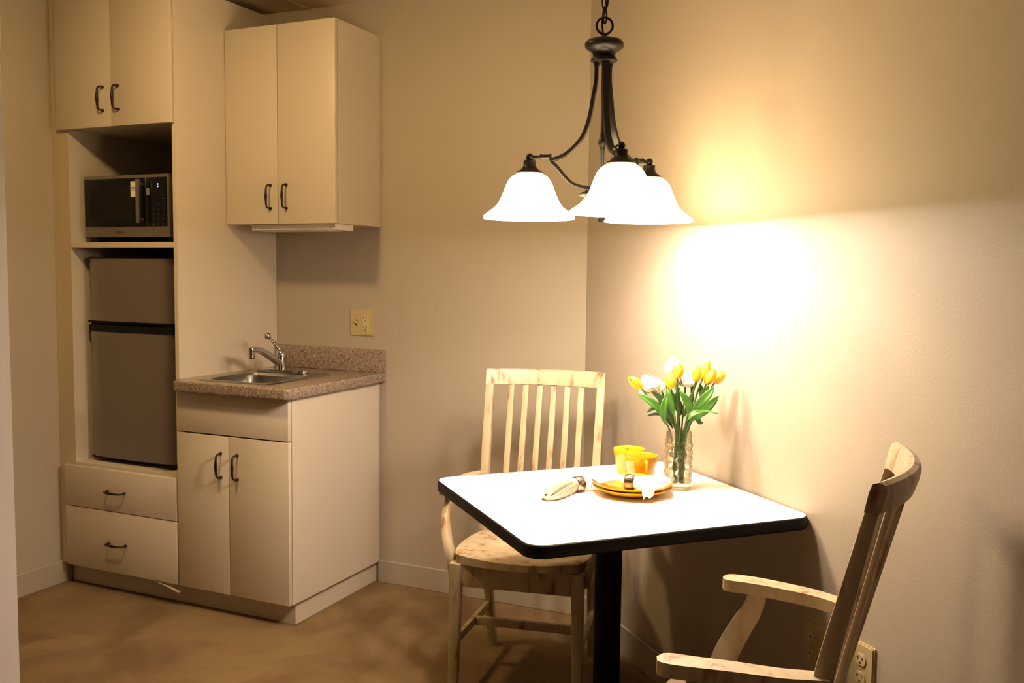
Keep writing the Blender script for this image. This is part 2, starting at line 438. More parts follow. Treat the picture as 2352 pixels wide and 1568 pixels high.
for a, b in zip(vr, vr[1:]):
    for i in range(len(a)): j = (i+1) % len(a); bm.faces.new((a[i], a[j], b[j], b[i]))
obj('rim', bm, STEELD, t, smooth=.8)
bm = B()
rings = [rect_ring(SX0+.027, SX1-.027, SY0+.027, SY1-.110, .05, CT-.006), rect_ring(SX0+.034, SX1-.034, SY0+.034, SY1-.116, .05, CT-.11), rect_ring(SX0+.060, SX1-.060, SY0+.060, SY1-.140, .045, CT-.135)]
vr = [[bm.verts.new(p) for p in r] for r in rings]
for a, b in zip(vr, vr[1:]):
    for i in range(len(a)): j = (i+1) % len(a); bm.faces.new((a[i], a[j], b[j], b[i]))
bm.faces.new(vr[-1])
obj('basin', bm, STEELD, t, smooth=.8)
obj('drain', lathe(B(), [(.03, CT-.1345), (.03, CT-.132), (.022, CT-.131), (.0, CT-.133)], -1.21, -.44, 20), CHROME, t, smooth=.6)

# ------------------------------------------------------------------ faucet
FX, FY, FZ = -1.262, -.236, CT+.0055
t = thing('faucet', 'single-lever chrome faucet with ball-end handle on the sink', 'faucet', (FX, FY, FZ))
bm = B(); prism(bm, [(FX+.005+x, FY+y) for x, y in rrect(.128, .026, .0255, 6)], FZ, FZ+.010)
bmesh.ops.bevel(bm, geom=[e for e in bm.edges if all(v.co.z > FZ+.009 for v in e.verts)], offset=.004, segments=2, affect='EDGES')
obj('base_plate', bm, CHROME, t, smooth=.7)
obj('body', lathe(B(), [(.023, FZ+.0102), (.0215, FZ+.02), (.020, FZ+.055), (.0225, FZ+.066), (.0225, FZ+.074), (.018, FZ+.086), (.010, FZ+.094), (0, FZ+.096)], FX, FY, 24), CHROME, t, smooth=.7)
bm = B(); sweep(bm, spline([(FX, FY-.015, FZ+.036), (FX-.004, FY-.05, FZ+.060), (FX-.010, FY-.09, FZ+.084), (FX-.014, FY-.125, FZ+.098), (FX-.017, FY-.150, FZ+.102), (FX-.018, FY-.168, FZ+.1015)], 5), lambda q: rrect(.0155-.002*q, .0130-.003*q, .007, 3), up=(0, 0, 1))
obj('spout', bm, CHROME, t, smooth=.7)
obj('aerator', lathe(B(), [(.0115, FZ+.066), (.0125, FZ+.069), (.0125, FZ+.084), (.0118, FZ+.0845), (.0118, FZ+.086), (.0130, FZ+.087), (.0130, FZ+.108), (.0115, FZ+.112), (0, FZ+.113)], FX-.018, FY-.163, 20), CHROME, t, smooth=.6)
bm = B(); sweep(bm, spline([(FX, FY, FZ+.085), (FX-.004, FY-.020, FZ+.108), (FX-.008, FY-.042, FZ+.130), (FX-.013, FY-.066, FZ+.150)], 4), lambda q: circ(.0115-.0055*q, 10, .0085-.003*q), up=(0, 0, 1))
obj('lever', bm, CHROME, t, smooth=.8)
obj('ball_end', sphere(B(), (FX-.014, FY-.069, FZ+.153), .0140, 16, 10), CHROME, t, smooth=PI)

# ------------------------------------------------------------------ wall cabinet
XW = -.926; ZW0, ZW1 = 1.527, 2.312
t = thing('wall_cabinet', 'cream two-door wall cabinet hanging over the sink', 'cabinet', (-1.2, -.16, ZW0))
obj('body', bx(XT+.0005, XW, -.3025, -.0006, ZW0, ZW1), CAB, t)
for x0, x1, hx in ((XT+.002, -1.2045, -1.2385), (-1.2015, XW-.001, -1.1600)):
    d = obj('door', bx(x0, x1, -.323, -.3045, ZW0, ZW1, bev=.0015), CAB, t, smooth=.6)
    handle(d, hx, -.323, 1.635)
t = thing('under_cabinet_light', 'slim white switched-off light bar under the wall cabinet', 'light fixture', (-1.15, -.23, ZW0-.026))
obj('housing', bx(-1.36, -.962, -.295, -.175, ZW0-.0235, ZW0-.0005, bev=.002), WHITEP, t, smooth=.6)
obj('diffuser', bx(-1.34, -.990, -.280, -.190, ZW0-.0275, ZW0-.0238, bev=.001, seg=1), WHITEP, t)
obj('end_cap', bx(-.9615, -.945, -.298, -.172, ZW0-.0245, ZW0-.0005, bev=.002), WHITEP, t, smooth=.6)

# ------------------------------------------------------------------ microwave
MY = -.552; MX0, MX1 = -2.018, -1.552; MZ0, MZ1 = 1.468, 1.718
t = thing('microwave', 'stainless and black countertop microwave in the cabinet niche', 'microwave', (-1.785, -.37, 1.446))
obj('body', bx(MX0+.004, MX1-.004, MY+.022, -.20, MZ0, MZ1-.002, bev=.004), BLACKP, t, smooth=.6)
fr_ = obj('front_frame', bx(MX0, MX1, MY, MY+.0215, MZ0, MZ1, bev=.005), STEEL, t, smooth=.6)
def front(px0, px1, pz0, pz1):     # fraction of front -> coords
    return MX0+(MX1-MX0)*px0, MX0+(MX1-MX0)*px1, MZ0+(MZ1-MZ0)*pz0, MZ0+(MZ1-MZ0)*pz1
a = front(.022, .735, .165, .945)
dr = obj('door', bx(a[0], a[1], MY-.006, MY-.0002, a[2], a[3], bev=.002), BLACKG, t, smooth=.6, label='black glass microwave door')
a2 = front(.10, .60, .27, .80); obj('window', bx(a2[0], a2[1], MY-.0068, MY-.0061, a2[2], a2[3]), BLACKW, dr)
hx = MX0+(MX1-MX0)*.705
bm = B(); box(bm, hx-.0085, hx+.0085, MY-.034, MY-.024, MZ0+.055, MZ1-.022, bev=.003)
for zz in (MZ0+.07, MZ1-.04): box(bm, hx-.006, hx+.006, MY-.026, MY-.0062, zz-.006, zz+.006)
obj('handle', bm, STEEL, dr, smooth=.6)
a = front(.745, .975, .165, .945)
cp = obj('control_panel', bx(a[0], a[1], MY-.004, MY-.0002, a[2], a[3], bev=.0015), BLACKG, t, smooth=.6)
kx = [a[0] + (a[1]-a[0])*f for f in (.36, .60, .84)]
keys = [('1', 0, .43), ('2', 1, .43), ('3', 2, .43), ('4', 0, .355), ('5', 1, .355), ('6', 2, .355), ('7', 0, .28), ('8', 1, .28), ('9', 2, .28), ('0', 1, .205)]
bm = B()
for ch, c, f in keys:
    tb = place(text_bm(ch, .011), kx[c], MY-.0042, MZ0+(MZ1-MZ0)*f); me = bpy.data.meshes.new('x'); tb.to_mesh(me); tb.free(); bm.from_mesh(me); bpy.data.meshes.remove(me)
for c in (0, 2): box(bm, kx[c]-.008, kx[c]+.008, MY-.0046, MY-.0041, MZ0+(MZ1-MZ0)*.205-.002, MZ0+(MZ1-MZ0)*.205+.002)
for c, f in ((1, .66), (2, .66), (2, .60), (1, .53), (2, .53)): box(bm, kx[c]-.006, kx[c]+.006, MY-.0046, MY-.0041, MZ0+(MZ1-MZ0)*f-.0012, MZ0+(MZ1-MZ0)*f+.0012)
obj('keypad_print', bm, KEYMARK, cp)
bm = B(); kz = MZ0+(MZ1-MZ0)*.815
for dz in (.0045, -.0045): box(bm, kx[1]-.003, kx[1]+.002, MY-.0050, MY-.0041, kz+dz-.0028, kz+dz+.0028)
obj('display_digit', bm, LED, cp, label='small lit blue clock digit')
obj('sticker', bx(a[0]+.004, a[0]+.019, MY-.0047, MY-.0041, MZ0+.166, MZ0+.193), STICKER, cp)
obj('lettering', place(text_bm('INSIGNIA', .0125), MX0+(MX1-MX0)*.425, MY-.0004, MZ0+.020), LETTER, fr_, label='maker lettering on the lower steel strip')
obj('seam', bx(MX0+(MX1-MX0)*.812, MX0+(MX1-MX0)*.816, MY-.0006, MY-.0001, MZ0+.002, MZ0+.040), BLACKP, fr_)
for fx in (MX0+.04, MX1-.04):
    for fy in (MY+.05, -.24): obj('foot', lathe(B(), [(.014, 1.4462), (.016, 1.452), (.016, 1.4685)], fx, fy, 14), BLACKP, t)
t = thing('paper_note', 'small printed white note stuck to the microwave door', 'note', (-1.71, MY-.0069, 1.66))
nx0 = MX0+(MX1-MX0)*.577; nx1 = MX0+(MX1-MX0)*.672
obj('sheet', bx(nx0, nx1, MY-.0076, MY-.0062, 1.627, 1.690), PAPER, t)
bm = B()
for k, (z_, f0, f1) in enumerate(((1.667, .10, .95), (1.661, .10, .98), (1.655, .12, .9), (1.649, .82, .9))):
    box(bm, nx0+(nx1-nx0)*f0, nx0+(nx1-nx0)*f1, MY-.0080, MY-.0077, z_-.0012, z_+.0010)
obj('print_lines', bm, INK, t)

# ------------------------------------------------------------------ fridge
GY = -.560; GX0, GX1 = -2.010, -1.546
t = thing('mini_fridge', 'two-door stainless compact refrigerator inside the tall cabinet', 'refrigerator', (-1.78, -.3, .530))
obj('body', bx(GX0+.003, GX1-.003, GY+.055, -.06, .545, 1.386, bev=.004), BLACKP, t, smooth=.6)
def fdoor(name, z0, z1):
    bm = B(); n = 14; out = []
    for k in range(n+1):
        s = -1+2*k/n; x = (GX0+GX1)/2 + (GX1-GX0)/2*s; out.append((x, GY + .012*abs(s)**2.2 + (.010 if abs(s) > .99 else 0)))
    out += [(GX1, GY+.054), (GX0, GY+.054)]
    prism(bm, out, z0, z1)
    d = obj(name, bm, STEEL, t, smooth=.5); return d
d1 = fdoor('freezer_door', 1.124, 1.381); obj('edge_trim', bx(GX0-.0005, GX1+.0005, GY+.018, GY+.055, 1.3815, 1.388), BLACKP, d1)
bm = B(); box(bm, GX0+.002, GX1-.001, GY+.006, GY+.054, 1.116, 1.1235); obj('edge_trim', bm, BLACKP, d1)
d2 = fdoor('fridge_door', .552, 1.078)
bm = B(); n = 14; out = []
for k in range(n+1):
    s = -1+2*k/n; out.append(((GX0+GX1)/2 + (GX1-GX0)/2*s, GY-.004 + .014*abs(s)**2.2))
out += [(GX1, GY+.054), (GX0, GY+.054)]; prism(bm, out, 1.0785, 1.106); obj('grip_strip', bm, BLACKP, d2, smooth=.5)
obj('edge_trim', bx(GX0-.0005, GX1+.0005, GY+.012, GY+.055, .545, .5515), BLACKP, d2)
obj('hinge', bx(GX1-.05, GX1-.004, GY+.012, GY+.05, 1.1065, 1.1155), BLACKP, t)
bm = B(); box(bm, GX1-.075, GX1-.006, GY+.006, GY+.05, .536, .5445); tube(bm, [(GX1-.07, GY+.002, .540), (GX1-.045, GY-.004, .537), (GX1-.02, GY+.0, .540)], .003, 6)
obj('lower_hinge', bm, BLACKM, t)
for fx in (GX0+.05, GX1-.09):
    for fy in (GY+.08, -.1): obj('foot', lathe(B(), [(.016, .5302), (.016, .5455)], fx, fy, 12), BLACKP, t)

# ------------------------------------------------------------------ wall plates
def rot_to_wall(bm, u, z):     # local x along plate, y out of the wall (+), z up -> right wall at distance u from the corner
    e = Vector((s7, -s7, 0)); n = Vector((-s7, -s7, 0))
    M = Matrix(((e.x, n.x, 0, e.x*u), (e.y, n.y, 0, e.y*u), (0, 0, 1, z), (0, 0, 0, 1)))
    bmesh.ops.transform(bm, matrix=M, verts=bm.verts); return bm
def rot_to_back(bm, x, z):
    M = Matrix(((1, 0, 0, x), (0, -1, 0, 0), (0, 0, 1, z), (0, 0, 0, 1)))
    bmesh.ops.transform(bm, matrix=M, verts=bm.verts); return bm
def slots(bm, x, z, y0, y1, s=1.):
    box(bm, x-.0085*s, x-.0060*s, y0, y1, z-.002, z+.007); box(bm, x-.0115*s, x-.0085*s, y0, y1, z+.0015, z+.0038)
    box(bm, x+.0055*s, x+.0078*s, y0, y1, z-.001, z+.006)
    lathe_pts = circ(.0028, 10)
    a = [bm.verts.new((x+p, y1, z-.0085+q)) for p, q in lathe_pts]; b = [bm.verts.new((x+p, y0, z-.0085+q)) for p, q in lathe_pts]
    for i in range(10): j = (i+1) % 10; bm.faces.new((a[i], a[j], b[j], b[i]))
    bm.faces.new(a)
def plate(bm, hw, hh, th=.006):
    box(bm, -hw, hw, .0003, th, -hh, hh)
    bmesh.ops.bevel(bm, geom=[e for e in bm.edges if all(v.co.y > th-1e-4 for v in e.verts)], offset=.0035, segments=2, affect='EDGES')
    return bm
t = thing('wall_switch_plate', 'ivory double plate with toggle switch and outlet above the counter', 'switch plate', (-1.0165, -.001, 1.12))
pk = obj('cover_plate', rot_to_back(plate(B(), .0585, .0565), -1.0165, 1.12), IVORY, t, smooth=.6)
obj('toggle_recess', rot_to_back(box(B(), -.0345+.003, -.0235+.003, .0061, .0066, -.013, .013), -1.0165, 1.12), SLOT, t)
bm = B(); sweep(bm, [(-.026, .004, 0), (-.026, .012, .003), (-.026, .017, .006)], lambda q: rrect(.0042-.001*q, .006-.0015*q, .001, 2), up=(0, 0, 1))
obj('toggle', rot_to_back(bm, -1.0165, 1.12), IVORY2, t)
obj('receptacle', rot_to_back(box(B(), .0055, .0385, .0061, .0095, -.034, .034, bev=.0012), -1.0165, 1.12), IVORY2, t, smooth=.6)
for zz in (.0205, -.0205):
    bm = B(); slots(bm, .022, zz, .0093, .0098); obj('slot', rot_to_back(bm, -1.0165, 1.12), SLOT, t)
for zz in (.0028, -.0028): obj('test_button', rot_to_back(box(B(), .016, .029, .0096, .0106, zz-.0022, zz+.0022), -1.0165, 1.12), IVORY2, t)
for sx, sz in ((-.026, .030), (-.026, -.030), (.022, .047), (.022, -.047)):
    obj('screw', rot_to_back(box(B(), sx-.002, sx+.002, .0061, .0069, sz-.002, sz+.002, bev=.0006, seg=1), -1.0165, 1.12), IVORY, t)
def outlet(u, z, label, th=.006):
    p = Vector((s7*u, -s7*u, z)); t = thing('wall_outlet', label, 'outlet', (p.x-.001, p.y-.001, z))
    obj('cover_plate', rot_to_wall(plate(B(), .039, .060, th), u, z), IVORY, t, smooth=.6)
    for zz in (.0215, -.0215):
        bm = B(); o = [(.0165*math.cos(2*PI*k/20), max(-.0135, min(.0135, .0165*math.sin(2*PI*k/20)))) for k in range(20)]
        a = [bm.verts.new((x, th+.0002, zz+q)) for x, q in o]; b = [bm.verts.new((x, th+.0026, zz+q)) for x, q in o]
        for i in range(20): j = (i+1) % 20; bm.faces.new((a[i], a[j], b[j], b[i]))
        bm.faces.new(b)
        obj('receptacle', rot_to_wall(bm, u, z), IVORY2, t)
        bm = B(); slots(bm, 0, zz+.001, th+.0024, th+.0030); obj('slot', rot_to_wall(bm, u, z), SLOT, t)
    obj('screw', rot_to_wall(box(B(), -.002, .002, th+.0002, th+.0012, -.002, .002), u, z), IVORY, t)
outlet(1.376, .412, 'ivory duplex outlet in the dark shadow under the table')
outlet(1.547, .428, 'ivory outlet plate partly hidden behind the near chair back', .008)

# ------------------------------------------------------------------ pendant chandelier
AX, AY = .4244, -1.0840
def zy(y): return 1.934 - (y-93)*.001106
K = .001108
t = thing('chandelier', 'dark bronze chandelier with three glowing white bell shades over the table', 'chandelier', (AX, AY, zy(512)))
CZ_ROOM = CZ; SC = 1.045; CHB = (.3894, -.9816, 1.4763); CZ = zy(512) + (CZ_ROOM-CHB[2])/SC
t.location = CHB; t.scale = (SC, SC, SC)
obj('cup', lathe(B(), [(0, zy(92)), (.028, zy(93)), (.043, zy(97)), (.0495, zy(104)), (.0485, zy(112)), (.042, zy(117)), (.034, zy(121)), (.029, zy(127)), (.0275, zy(133)), (.0305, zy(136)), (.034, zy(140)), (.033, zy(144)), (.026, zy(146)), (0, zy(146))], AX, AY, 36), BLACKM, t, smooth=.9)
bm = B(); ring_torus(bm, (AX, AY, zy(64)), .0205, .0030); bmesh.ops.rotate(bm, cent=(AX, AY, zy(64)), matrix=Matrix.Rotation(.42, 3, 'Z'), verts=bm.verts)
lathe(bm, [(.007, zy(93)), (.0085, zy(88)), (.006, zy(83)), (0, zy(82))], AX, AY, 14)
obj('hanging_ring', bm, BLACKM, t, smooth=.9)
zc = zy(40); k = 0
while zc < CZ-.03:
    bm = B(); n = 20; pts = []
    for i in range(n+1):
        a = 2*PI*i/n; pts.append(Vector((.0085*math.sin(a), 0, .021*math.cos(a)*(1 if True else 1))))
    sweep(bm, pts[:-1] + [pts[0]], circ(.0022, 6), up=(0, 1, 0), cap=False)
    bmesh.ops.rotate(bm, cent=(0, 0, 0), matrix=Matrix.Rotation(1.2+PI/2*k+.15, 3, 'Z'), verts=bm.verts)
    bmesh.ops.translate(bm, vec=(AX, AY, zc), verts=bm.verts)
    obj('chain_link', bm, BLACKM, t, smooth=.9)
    zc += .0345; k += 1
cpts = [(AX, AY, zy(92)), (AX-.004, AY-.003, zy(75)), (AX-.005, AY-.004, zy(50)), (AX+.004, AY-.003, zy(25)), (AX+.003, AY-.005, zy(5)), (AX-.004, AY-.002, zy(-25)), (AX+.004, AY-.002, zy(-80)), (AX-.003, AY-.003, zy(-200)), (AX+.003, AY-.003, zy(-320)), (AX, AY, CZ-.02)]
obj('cord', tube(B(), spline(cpts, 6), .0026, 7), BLACKM, t, smooth=.9)
obj('ceiling_canopy', lathe(B(), [(.0, CZ-.03), (.02, CZ-.029), (.055, CZ-.018), (.06, CZ-.001)], AX, AY, 28), BLACKM, t, smooth=.9)
obj('rod', lathe(B(), [(.0058, zy(470)), (.0058, zy(346)), (.0065, zy(345)), (.0070, zy(342)), (.0085, zy(334)), (.0125, zy(328)), (.0118, zy(325)), (.0082, zy(316)), (.0072, zy(309)), (.0058, zy(307)), (.0055, zy(146))], AX, AY, 20), BLACKM, t, smooth=.8)
obj('hub', lathe(B(), [(0, zy(424)), (.018, zy(426)), (.021, zy(432)), (.040, zy(436)), (.056, zy(444)), (.058, zy(448)), (.052, zy(451)), (.02, zy(462)), (.011, zy(474)), (.010, zy(486)), (.0045, zy(488)), (.0045, zy(489)), (.008, zy(491)), (.0105, zy(497)), (.0105, zy(502)), (.007, zy(508)), (0, zy(510))], AX, AY, 28), BLACKM, t, smooth=.8)
Rh = Vector((math.cos(yaw), math.sin(yaw), 0)); Fh = Vector((-math.sin(yaw), math.cos(yaw), 0))
ZB = 1.6425; RA = .190
for phi in (-104., 8., 133.):
    a = math.radians(phi); dr = Rh*math.sin(a) - Fh*math.cos(a); A0 = Vector((AX, AY, 0))
    def P3(r, z): q = A0 + dr*r; return Vector((q.x, q.y, z))
    sd = Vector((0, 0, 1)).cross(dr)
    prof = [(.0185, zy(146)), (.0190, zy(185)), (.025, zy(220)), (.036, zy(275)), (.055, zy(317)), (.090, zy(349)), (.118, zy(361)), (.136, zy(364.5))]
    bm = B(); sweep(bm, spline([P3(r, z) for r, z in prof], 5), rrect(.0082, .0046, .001, 1), up=tuple(dr))
    # keep the flat side of the bar turned outwards
    obj('arm', bm, BLACKM, t, smooth=.6)
    bm = box(B(), -.0055, .0055, -.0085, .0085, zy(153), zy(144)); bmesh.ops.rotate(bm, cent=(0, 0, 0), matrix=Matrix.Rotation(math.atan2(dr.y, dr.x), 3, 'Z'), verts=bm.verts)
    q_ = P3(.0185, 0); bmesh.ops.translate(bm, vec=q_, verts=bm.verts); obj('arm_socket', bm, BLACKM, t)
    bm = B(); sweep(bm, spline([P3(.132, zy(368)), P3(.118, zy(380)), P3(.100, zy(399)), P3(.080, zy(417)), P3(.058, zy(426)), P3(.035, zy(429)), P3(.012, zy(429))], 5), rrect(.0062, .0040, .001, 1), up=(0, 0, 1))
    obj('lower_arm', bm, BLACKM, t, smooth=.6)
    bm = B(); tube(bm, [P3(.133, ZB+.0005), P3(.1345, ZB+.0005), P3(.137, ZB), P3(.157, ZB), P3(.159, ZB+.0004), P3(.1605, ZB)], lambda q: .0072 if (q < .25 or q > .75) else .0058, 12)
    tube(bm, [P3(.16, ZB), P3(.188, ZB)], .0042, 10)
    obj('arm_sleeve', bm, BLACKM, t, smooth=.6)
    c = P3(RA, ZB)
    obj('ball_joint', sphere(B(), (c.x, c.y, ZB), .0098, 18, 12), BLACKM, t, smooth=PI)
    obj('shade_cap', lathe(B(), [(0, ZB-.007), (.014, ZB-.008), (.0165, ZB-.010), (.0160, ZB-.020), (.0185, ZB-.027), (.026, ZB-.034), (.0335, ZB-.0385), (.0345, ZB-.0415), (.033, ZB-.0425), (0, ZB-.0425)], c.x, c.y, 30), BLACKM, t, smooth=.8)
    pr = [(.031, -.0428), (.0375, -.0455), (.047, -.0515), (.0555, -.062), (.0615, -.075), (.0665, -.088), (.0715, -.101), (.0775, -.114), (.086, -.126), (.096, -.1355), (.107, -.1435), (.1165, -.1505), (.1200, -.1555), (.1190, -.1595), (.1155, -.1600), (.104, -.1475), (.090, -.1345), (.080, -.123), (.0725, -.109), (.0665, -.094), (.0605, -.079), (.0530, -.066), (.043, -.0565), (.031, -.0520)]
    obj('shade', lathe(B(), [(r, ZB+z) for r, z in pr], c.x, c.y, 48, cap0=False, cap1=False), SHADE, t, smooth=.9, label='glowing frosted white bell glass shade')
    obj('bulb_neck', lathe(B(), [(.013, ZB-.0435), (.013, ZB-.085), (.016, ZB-.095), (.012, ZB-.108)], c.x, c.y, 14), WHITEP, t)
    bz = ZB-.136
    obj('bulb', sphere(B(), (c.x, c.y, bz), .0250, 20, 12), BULB, t, smooth=PI)
    ld = bpy.data.lights.new('bulb_light', 'POINT'); ld.energy = BULB_W; ld.color = BULB_C; ld.shadow_soft_size = .028
    lo = bpy.data.objects.new('bulb_light', ld); COL.objects.link(lo); lo.parent = t; lo.location = Vector((c.x, c.y, bz)) - OFF[t]

CZ = CZ_ROOM
# ------------------------------------------------------------------ kitchenette lamp and added fill lamp, both out of the frame
def flush(name, label, x, y, r, dm):
    t = thing(name, label, 'ceiling lamp', (x, y, CZ-.07))
    obj('pan', lathe(B(), [(r+.012, CZ-.0005), (r+.014, CZ-.012), (r+.004, CZ-.016), (0, CZ-.016)], x, y, 32), WHITEP, t, smooth=.8)
    obj('diffuser', lathe(B(), [(r, CZ-.0165), (r*.97, CZ-.032), (r*.8, CZ-.050), (r*.5, CZ-.062), (0, CZ-.068)], x, y, 24), dm, t, smooth=PI)
flush('flush_ceiling_lamp', 'round flush ceiling lamp above the kitchenette floor', -.92, -1.52, .11, DIFF_K)
flush('flush_ceiling_lamp', 'added round fill lamp on the ceiling behind the camera', 3.1, -3.62, .17, DIFF_FILL)  # made-up lamp, added only for soft fill light

# ------------------------------------------------------------------ dining table
TZ = .740; TH = .032
ctr = (.4285, -.9835); trot = -PI/4 + math.radians(.9)
HU, HV = .3655, .3885          # half length along the wall / away from the wall
t = thing('dining_table', 'square white-topped pedestal table with thick black rubber edge', 'table', (ctr[0], ctr[1], 0), trot, local=True)
def rr_out(a, b, r, n=8): return rrect(a, b, r, n)
bm = B(); prism(bm, rr_out(HU-.004, HV-.004, .043), TZ-TH+.001, TZ)
obj('top', bm, TABLETOP, t, smooth=.5)
bm = B(); ringp = [(-.004, TZ-.0008), (-.0015, TZ-.0022), (.0, TZ-.007), (.0005, TZ-TH/2), (.0, TZ-TH+.006), (-.002, TZ-TH+.0008), (-.004, TZ-TH)]
rings = [[bm.verts.new((x, y, z)) for x, y in rr_out(HU+o, HV+o, .047+o)] for o, z in ringp]
for a, b in zip(rings, rings[1:]):
    for i in range(len(a)): j = (i+1) % len(a); bm.faces.new((a[i], a[j], b[j], b[i]))
for a, b in ((rings[0], None),):
    inn = [bm.verts.new((x, y, TZ-.0012)) for x, y in rr_out(HU-.0055, HV-.0055, .042)]
    for i in range(len(a)): j = (i+1) % len(a); bm.faces.new((a[i], a[j], inn[j], inn[i]))
obj('edge_band', bm, RUBBER, t, smooth=.9)
obj('underside', bx(-HU+.03, HU-.03, -HV+.03, HV-.03, TZ-TH-.001, TZ-TH+.0009), RUBBER, t)
obj('column', lathe(B(), [(.0368, .055), (.0368, TZ-TH-.008)], 0, 0, 40), BLACKPOST, t, smooth=.6)
obj('mounting_plate', bx(-.15, .15, -.15, .15, TZ-TH-.007, TZ-TH-.0015), BLACKPOST, t)
for k in range(4):
    a = PI/4 + PI/2*k; e = Vector((math.cos(a), math.sin(a), 0))
    bm = B(); sweep(bm, [e*.02+Vector((0, 0, .042)), e*.15+Vector((0, 0, .034)), e*.33+Vector((0, 0, .016))], lambda q: rrect(.034-.012*q, .024-.010*q, .006, 2), up=(0, 0, 1))
    obj('base_foot', bm, BLACKPOST, t, smooth=.6)

# ------------------------------------------------------------------ chairs
def make_chair():
    t = thing('dining_chair', '', 'chair', (0, 0, 0), 0, 'matching distressed cream armchairs', local=True)
    # seat: rounded trapezoid with a saddle scoop
    bm = B(); n = 22; ZS = .456; top = []; bot = []
    def sh(u, v):
        # squircle mapping of the unit square -> rounded outline
        f = .30
        x = u*math.sqrt(max(0, 1-f*v*v*u*u*.9)); y = v*math.sqrt(max(0, 1-f*u*u*v*v*.9))
        yy = -.045 + y*.180; hw = .228 - .016*((y+1)/2) - .0*y
        hw *= (1 - .02*((y+1)/2))
        yy -= .012*(1-x*x)*(1 if y < 0 else 0)*(-y)
        return x*hw, yy
    for j in range(n+1):
        rt = []; rb = []
        for i in range(n+1):
            u = -1+2*i/n; v = -1+2*j/n; x, y = sh(u, v)
            e = max(abs(u), abs(v))
            sc = .013*math.exp(-((abs(u)-.42)/.33)**2)*math.exp(-((v-.05)/.62)**2)
            frontdip = .006*math.cos(u*PI*1.0)*max(0, -v)**3
            z = ZS - sc - (.005 if e > .98 else 0) + (-.004*max(0, -v-.75)*4*.3) - frontdip*.5
            rt.append(bm.verts.new((x, y, z))); rb.append(bm.verts.new((x*(.985 if e > .98 else 1), y, ZS-.031)))
        top.append(rt); bot.append(rb)
    for j in range(n):
        for i in range(n):
            bm.faces.new((top[j][i], top[j][i+1], top[j+1][i+1], top[j+1][i])); bm.faces.new((bot[j][i], bot[j+1][i], bot[j+1][i+1], bot[j][i+1]))
    for i in range(n):
        bm.faces.new((top[0][i+1], top[0][i], bot[0][i], bot[0][i+1])); bm.faces.new((top[n][i], top[n][i+1], bot[n][i+1], bot[n][i]))
        bm.faces.new((top[i][0], top[i+1][0], bot[i+1][0], bot[i][0])); bm.faces.new((top[i+1][n], top[i][n], bot[i][n], bot[i+1][n]))
    obj('seat', bm, WOOD, t, smooth=.9)
    SW = .0175
    for s in (-1, 1):
        bm = B(); sweep(bm, [(s*.201, -.205, 0), (s*.198, -.199, .2), (s*.195, -.196, .4245)], lambda q: rrect(.0145+.0045*q, .0145+.0045*q, .003, 2), up=(0, 1, 0))
        obj('leg', bm, WOOD, t, smooth=.6)
        pts = [(s*.180, .205, 0), (s*.184, .160, .20), (s*.187, .118, .40), (s*.190, .112, .50), (s*.194, .132, .65), (s*.1965, .165, .80), (s*.1975, .199, .949)]
        sp = spline(pts, 6)
        bm = B(); sweep(bm, sp, lambda q: rrect(.0155+.0055*min(1, q/.45) if q < .45 else .0210-.0100*(q-.45)/.55, .0140, .003, 2), up=(1, 0, 0))
        # orient: section x = depth because up is the chair's x axis
        obj('back_post', bm, WOOD, t, smooth=.6)
    def cy(x, z):   # depth of the curved back at height z
        base = .112 + (z-.47)*.087/.48
        return base + .042*(1-(x/.21)**2)*max(0, min(1, (z-.47)/.48))**.8
    # crest rail
    bm = B(); N_ = 24; rings = []
    for k in range(N_+1):
        x = -.211+.422*k/N_; y0 = cy(x, .95); y1 = y0+.010
        rings.append([bm.verts.new(p) for p in ((x, y0-.0115, .9495), (x, y0+.0135, .9495), (x, y0+.0215, .974), (x, y0+.0240, .989), (x, y0+.0205, .9985), (x, y0+.0110, 1.0025), (x, y0+.0005, .999), (x, y0-.0045, .985))])
    for a, b in zip(rings, rings[1:]):
        for i in range(8): j = (i+1) % 8; bm.faces.new((a[i], a[j], b[j], b[i]))
    bm.faces.new(rings[0][::-1]); bm.faces.new(rings[-1])
    obj('crest_rail', bm, WOOD, t, smooth=.7)
    for x in (-.1315, -.079, -.0263, .0263, .079, .1315):
        pts = [(x*.95, cy(x, z)-.001, z) for z in (.446, .5, .56, .62, .68, .74, .80, .86, .91, .9490)]
        bm = B(); sweep(bm, spline(pts, 2), rrect(.0105, .0055, .002, 2), up=(0, 1, 0))
        obj('slat', bm, WOOD, t, smooth=.6)
    obj('front_apron', bx(-.178, .178, -.208, -.190, .352, .4245, bev=.002), WOOD, t, smooth=.6)
    obj('rear_apron', bx(-.172, .172, .112, .130, .355, .4245, bev=.002), WOOD, t, smooth=.6)
    for s in (-1, 1):
        bm = B(); sweep(bm, [(s*.200, -.180, .388), (s*.190, .106, .388)], rrect(.009, .036, .002, 1), up=(0, 0, 1)); obj('side_apron', bm, WOOD, t, smooth=.6)
        bm = B(); sweep(bm, [(s*.199, -.187, .168), (s*.185, .155, .168)], rrect(.008, .0135, .002, 2), up=(0, 0, 1)); obj('side_stretcher', bm, WOOD, t, smooth=.6)
    obj('cross_stretcher', bx(-.185, .185, -.012, .006, .153, .181, bev=.002), WOOD, t, smooth=.6)
